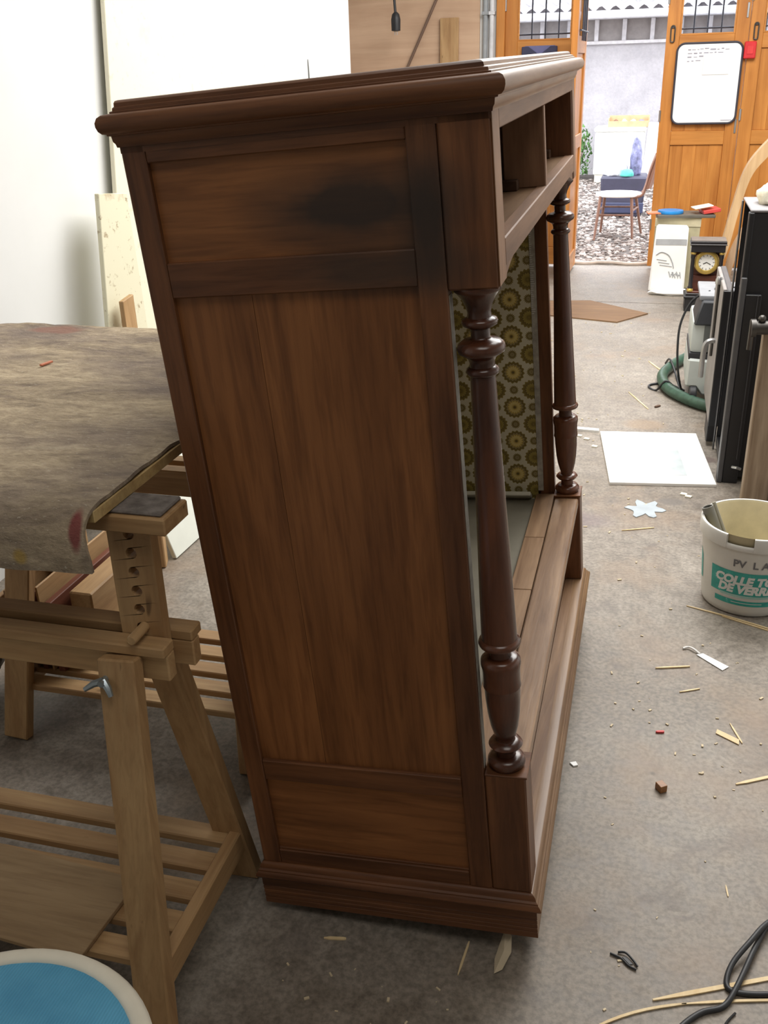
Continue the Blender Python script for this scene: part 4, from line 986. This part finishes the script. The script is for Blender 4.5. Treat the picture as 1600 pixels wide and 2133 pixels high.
# curved bent-wood boards leaning at the right
def arc_board(y, pts_in, pts_out, th, mat, label, name='bentwood_board'):
    q = NB(); o = [(p.x, p.z) for p in smooth_path([(x, 0, z) for x, z in pts_in], 5)]; i = [(p.x, p.z) for p in smooth_path([(x, 0, z) for x, z in pts_out], 5)]
    prism(q, o+i[::-1], th, Matrix.Translation((0, y, 0))); return tag(obj(name, q, mat, smooth=40), label, 'board')
arc_board(7.02, [(.33, .0), (.40, .20), (.462, .36), (.505, .60), (.560, .86), (.66, 1.02), (.82, 1.18)], [(.39, .0), (.452, .20), (.512, .34), (.556, .60), (.606, .82), (.69, .945), (.84, 1.10)], .10, wood('bent_beech', (.66, .46, .26, 1), (.50, .32, .16, 1), 'Z', .5, fine=.1), 'pale curved bentwood board leaning behind the mantel clock')
arc_board(6.94, [(.47, 0), (.512, .30), (.56, .46), (.66, .66)], [(.52, 0), (.556, .28), (.60, .43), (.70, .62)], .05, wood('beech_second', (.56, .38, .24, 1), (.42, .26, .15, 1), 'Z', .5, fine=.1), 'second slanting beech board right of the mantel clock', 'beech_board')
t = thing('machine_frame', 'dark machine with steel arm behind the black cabinet', 'machine', (.95, 6.3, 0))
q = NB(); bx(q, .76, 1.25, 6.15, 6.55, 0, .86, .006); obj('housing', q, plain('machine_brown', (.035, .028, .028, 1), .5), t)
q = NB(); tube(q, [(.72, 6.25, .905), (1.2, 6.3, .92)], .030, 14); obj('arm', q, darkst, t)
q = NB(); bx(q, .78, .85, 6.20, 6.30, .86, .96, .006); obj('bracket', q, darkst, t)

# ------------------------------------------------------------------ outdoors
gm = MT('yard_gravel_base'); n_ = gm.noise(gm.coords((1, 1, 1), False), 30, 5, .7); gm = gm.out(gm.ramp(n_, [(.3, (.07, .058, .05, 1)), (.7, (.15, .13, .12, 1))]), .9, n_, .6, .02)
q = NB(); bx(q, -12, 12, 8.42, 30, -.12, -.03); struct(obj('ground', q, gm, smooth=0), 'gravel yard outside the door')
q = NB(); rr = random.Random(2); tmpl = NB(); bmesh.ops.create_icosphere(tmpl, subdivisions=1, radius=1); T_ = [v.co.copy() for v in tmpl.verts]; F_ = [[v.index for v in f.verts] for f in tmpl.faces]; tmpl.free()
vv, ff = [], []
for k in range(5200):
    y = 8.44+7.0*rr.random()**1.5; x = -1.35+1.9*rr.random()+(y-8.4)*rr.uniform(-.12, .02); s_ = rr.uniform(.012, .030); b0 = len(vv)
    sx, sy, sz = s_*rr.uniform(.8, 1.5), s_*rr.uniform(.7, 1.2), s_*rr.uniform(.45, .8); a = rr.uniform(0, PI); ca, sa = math.cos(a), math.sin(a)
    for p in T_:
        j = 1+rr.uniform(-.14, .14); px, py = p.x*sx*j, p.y*sy*j; vv.append((x+px*ca-py*sa, y+px*sa+py*ca, -.026+p.z*sz*j))
    ff += [[i+b0 for i in f] for f in F_]
me = bpy.data.meshes.new('gravel'); me.from_pydata(vv, [], ff)
m_ = MT('gravel_stones'); gi = m_.new('ShaderNodeNewGeometry'); c = m_.ramp(gi.outputs['Random Per Island'], [(0, (.09, .068, .058, 1)), (.4, (.21, .17, .15, 1)), (.8, (.38, .34, .31, 1)), (1, (.6, .56, .53, 1))]); me.materials.append(m_.out(c, .8))
go = bpy.data.objects.new('gravel', me); COL.objects.link(go); go['kind'] = 'stuff'; go['label'] = 'loose gravel stones covering the yard'; go['category'] = 'gravel'
q = NB(); pr = []
for k in range(24): 
    x = -1.30+2.6*k/23; pr.append((x, 8.40+.02*math.sin(k*1.7), .006+.010*abs(math.sin(k*.9))))
tube(q, pr, .016, 8); tag(obj('sand_bag_roll', q, plain('pale_cloth_roll', (.55, .48, .42, 1), .9)), 'pale rolled cloth lying along the door threshold', 'cloth')
# shed wall across the yard
render_m = MT('rough_render'); n_ = render_m.noise(render_m.coords((1, 1, 1), False), 2.2, 6, .7); n2 = render_m.noise(render_m.coords((1, 1, 1), False), 25, 4, .7)
render_m = render_m.out(render_m.mix(.4, render_m.ramp(n_, [(.3, (.38, .365, .385, 1)), (.7, (.52, .50, .52, 1))]), render_m.ramp(n2, [(.3, (.7, .7, .7, 1)), (.7, (1, 1, 1, 1))]), 'MULTIPLY'), .9, n2, .5, .02)
q = NB(); bx(q, -9, 9, 16.2, 16.5, -.05, 1.81); bx(q, -9, 9, 16.2, 16.5, 2.13, 2.6); shed = struct(obj('wall_shed', q, render_m, smooth=0), 'pale rendered shed wall across the yard')
q = NB(); bx(q, -9, 9, 16.12, 16.22, 1.80, 1.845, .004); obj('sill_band', q, plain('band', (.62, .60, .61, 1), .7), shed)
pn = plain('shed_pane', (.30, .27, .26, 1), .4); fr = plain('shed_frame', (.60, .58, .60, 1), .6)
x = -4.6; i = 0
while x < 2.4:
    q = NB(); bx(q, x+.02, x+.36, 16.28, 16.30, 1.845, 2.13); obj('pane', q, pn, shed, smooth=0)
    q = NB(); bx(q, x+.36, x+.42, 16.18, 16.30, 1.845, 2.13, .004); obj('window_post', q, fr, shed)
    x += .40
q = NB(); vs2 = []; n = 420
for j, (y, z) in enumerate(((15.55, 2.245), (19.5, 3.0))):
    vs2.append([q.verts.new((-8+16*k/n, y, z+.032*math.sin(2*PI*(-8+16*k/n)/.195))) for k in range(n+1)])
for k in range(n): q.faces.new((vs2[0][k], vs2[0][k+1], vs2[1][k+1], vs2[1][k]))
bmesh.ops.solidify(q, geom=q.faces[:], thickness=.008); struct(obj('roof_shed', q, plain('fibre_cement', (.62, .60, .60, 1), .8), smooth=60), 'corrugated fibre cement shed roof')
q = NB(); tube(q, [(-8, 15.52, 2.165), (8, 15.52, 2.165)], .055, 14); struct(obj('trim_4', q, plain('gutter', (.72, .72, .75, 1), .4)), 'white gutter under the corrugated roof')
q = NB(); bx(q, -9, 9, 15.6, 16.2, 2.14, 2.16); struct(obj('trim_5', q, fr, smooth=0), 'eaves board')
# outer face of the workshop lintel, so daylight only enters through the doors
# white chest
t = thing('chest_freezer', 'white chest freezer outside with open cardboard tray on top', 'freezer', (-.45, 15.2, -.03))
fz = plain('enamel_white', (.85, .85, .80, 1), .35, var=.03)
q = NB(); bx(q, -.87, -.18, 14.95, 15.55, .08, .66, .02); obj('body', q, fz, t)
q = NB(); bx(q, -.885, -.165, 14.93, 15.57, .66, .72, .015); obj('lid', q, fz, t)
q = NB(); bx(q, -.85, -.20, 14.97, 15.53, -.03, .08, .006); obj('base', q, plain('base_cream', (.6, .58, .48, 1), .5), t)
t = thing('cardboard_tray', 'open cardboard tray with odds and ends on the freezer', 'tray', (-.40, 15.15, .72))
cd = plain('cardboard', (.58, .38, .22, 1), .8)
for a in ((-.70, -.14, 14.96, 14.972, .72, .80), (-.70, -.14, 15.33, 15.342, .72, .86), (-.70, -.688, 14.97, 15.34, .72, .84), (-.152, -.14, 14.97, 15.34, .72, .84)):
    q = NB(); bx(q, *a, .001); obj('side', q, cd, t)
q = NB(); bx(q, -.69, -.15, 14.97, 15.33, .721, .728); obj('bottom', q, cd, t)
for k, (x, c, lab) in enumerate(((-.60, (.20, .10, .06, 1), 'brown crumpled scrap in the cardboard tray'), (-.48, (.8, .8, .78, 1), 'white cup lying in the cardboard tray'), (-.36, (.62, .60, .62, 1), 'pale scrap in the middle of the cardboard tray'), (-.25, (.20, .18, .24, 1), 'dark violet scrap at the right of the cardboard tray'))):
    tag(obj('scrap', lump((x, 15.08, .728), (.05, .05, .06), k+1, 2), plain('scrap_%d' % k, c, .7), smooth=50), lab, 'scrap')
q = NB(); obox(q, (-.085, 14.90, .38), (.16, .05, .80), (0, R(3), 0), .01); tag(obj('white_lid_panel', q, fz), 'white appliance lid standing right of the freezer', 'panel')
# bins and bags
t = thing('dark_bin', 'dark grey rubbish bin outside behind the chair', 'bin', (-.34, 11.6, -.03))
bm_ = plain('bin_plastic', (.05, .05, .085, 1), .5)
q = NB(); prism(q, [(-.55, -.03), (-.12, -.03), (-.08, .40), (-.58, .40)], .5, Matrix.Translation((0, 11.42, 0))); obj('body', q, bm_, t, bev=.02)
q = NB(); bx(q, -.56, -.10, 11.40, 11.42, .02, .13, .006); obj('foot_band', q, plain('bin_blue', (.05, .06, .12, 1), .4), t)
bagm = plain('white_bag', (.80, .82, .84, 1), .4, var=.06)
tag(obj('rubbish_bag', lump((-.43, 11.62, .402), (.13, .15, .16), 3, 4, .3), bagm, smooth=60), 'white plastic rubbish bag heaped on the dark bin', 'bag')
tag(obj('striped_bag', lump((-.215, 11.66, .402), (.065, .09, .25), 6, 4, .22), plain('blue_grey_bag', (.22, .23, .40, 1), .5, var=.6, sc=22), smooth=60), 'blue grey printed bag standing among the rubbish', 'bag')
tag(obj('teal_wrapper', lump((-.30, 11.445, .402), (.07, .022, .05), 8, 3, .3), plain('teal_wrap', (.12, .62, .52, 1), .4), smooth=60), 'turquoise wrapper at the front of the rubbish', 'wrapper')
# chair outside
t = thing('side_chair', 'old chair with white seat and brown bentwood back on the gravel', 'chair', (-.30, 10.05, -.03))
brn = wood('chair_brown', (.30, .17, .12, 1), (.20, .10, .07, 1), 'Z', .5)
q = NB(); pts = []
for k in range(28):
    a = 2*PI*k/28; pts.append((-.325+.225*math.cos(a)*(1 if abs(math.cos(a)) < .8 else .97), 10.02+.20*math.sin(a)))
slab(q, pts, .365, .395); obj('seat', q, plain('white_vinyl', (.84, .83, .80, 1), .4, var=.03), t, bev=.008)
legs = [((-.49, 9.90, .37), (-.525, 9.82, -.03)), ((-.46, 10.15, .37), (-.49, 10.25, -.03)), ((-.20, 9.90, .37), (-.165, 9.84, -.03)), ((-.17, 10.15, .37), (-.09, 10.27, -.03))]
for a, c_ in legs:
    q = NB(); tube(q, [c_, a], .014, 10, [.011, .016]); obj('leg', q, brn, t)
for a, c_ in (((-.50, 9.88, .20), (-.19, 9.88, .20)), ((-.47, 10.19, .24), (-.14, 10.19, .24)), ((-.50, 9.88, .24), (-.475, 10.19, .24)), ((-.185, 9.88, .24), (-.14, 10.19, .24))):
    q = NB(); tube(q, [a, c_], .009, 8); obj('stretcher', q, brn, t)
for y in (9.90, 10.14):
    q = NB(); tube(q, smooth_path([(-.20, y, .36), (-.11, y, .38), (-.075, y, .46), (-.045, y, .60), (.0, y, .74)], 6), .013, 10); obj('back_post', q, brn, t)
q = NB(); prev = None
for k in range(9):
    y = 9.87+.30*k/8; bow = .03*math.sin(PI*k/8)
    ring = [q.verts.new(p) for p in ((-.075+bow, y, .44), (-.05+bow, y, .44), (.02+bow, y, .72), (.0+bow, y, .725))]
    if prev:
        for i in range(4): q.faces.new((prev[i], prev[(i+1) % 4], ring[(i+1) % 4], ring[i]))
    else: q.faces.new(ring)
    prev = ring
q.faces.new(prev[::-1]); bmesh.ops.recalc_face_normals(q, faces=q.faces); obj('backrest', q, brn, t, smooth=50)
# green shrub by the shed
t = thing('shrub', 'green bushy plant by the shed wall left of the freezer', 'shrub', (-1.20, 15.55, -.03))
q = NB(); rr = random.Random(9)
for k in range(520):
    a = rr.uniform(0, 2*PI); r = .26*math.sqrt(rr.random()); z = rr.uniform(.02, .78)*(1-.35*(r/.26)**2); p = Vector((-1.20+r*math.cos(a), 15.55+r*math.sin(a), z)); s_ = rr.uniform(.025, .05)
    M = Matrix.Translation(p) @ Matrix.Rotation(rr.uniform(0, 6.28), 4, 'Z') @ Matrix.Rotation(rr.uniform(-1, 1), 4, 'X')
    vs3 = [q.verts.new(M @ Vector(c)) for c in ((0, 0, 0), (s_*.5, 0, s_*.5), (0, .01, s_*1.6), (-s_*.5, 0, s_*.5))]; q.faces.new(vs3)
lv = obj('foliage', q, plain('leaf_green', (.10, .22, .06, 1), .6, var=.5), t, smooth=0); lv['kind'] = 'stuff'
for k in range(6):
    a = k*1.05; q = NB(); tube(q, [(-1.20+.05*math.cos(a), 15.55+.05*math.sin(a), -.03), (-1.20+.16*math.cos(a), 15.55+.16*math.sin(a), .55)], .008, 6); obj('stem', q, brn, t)
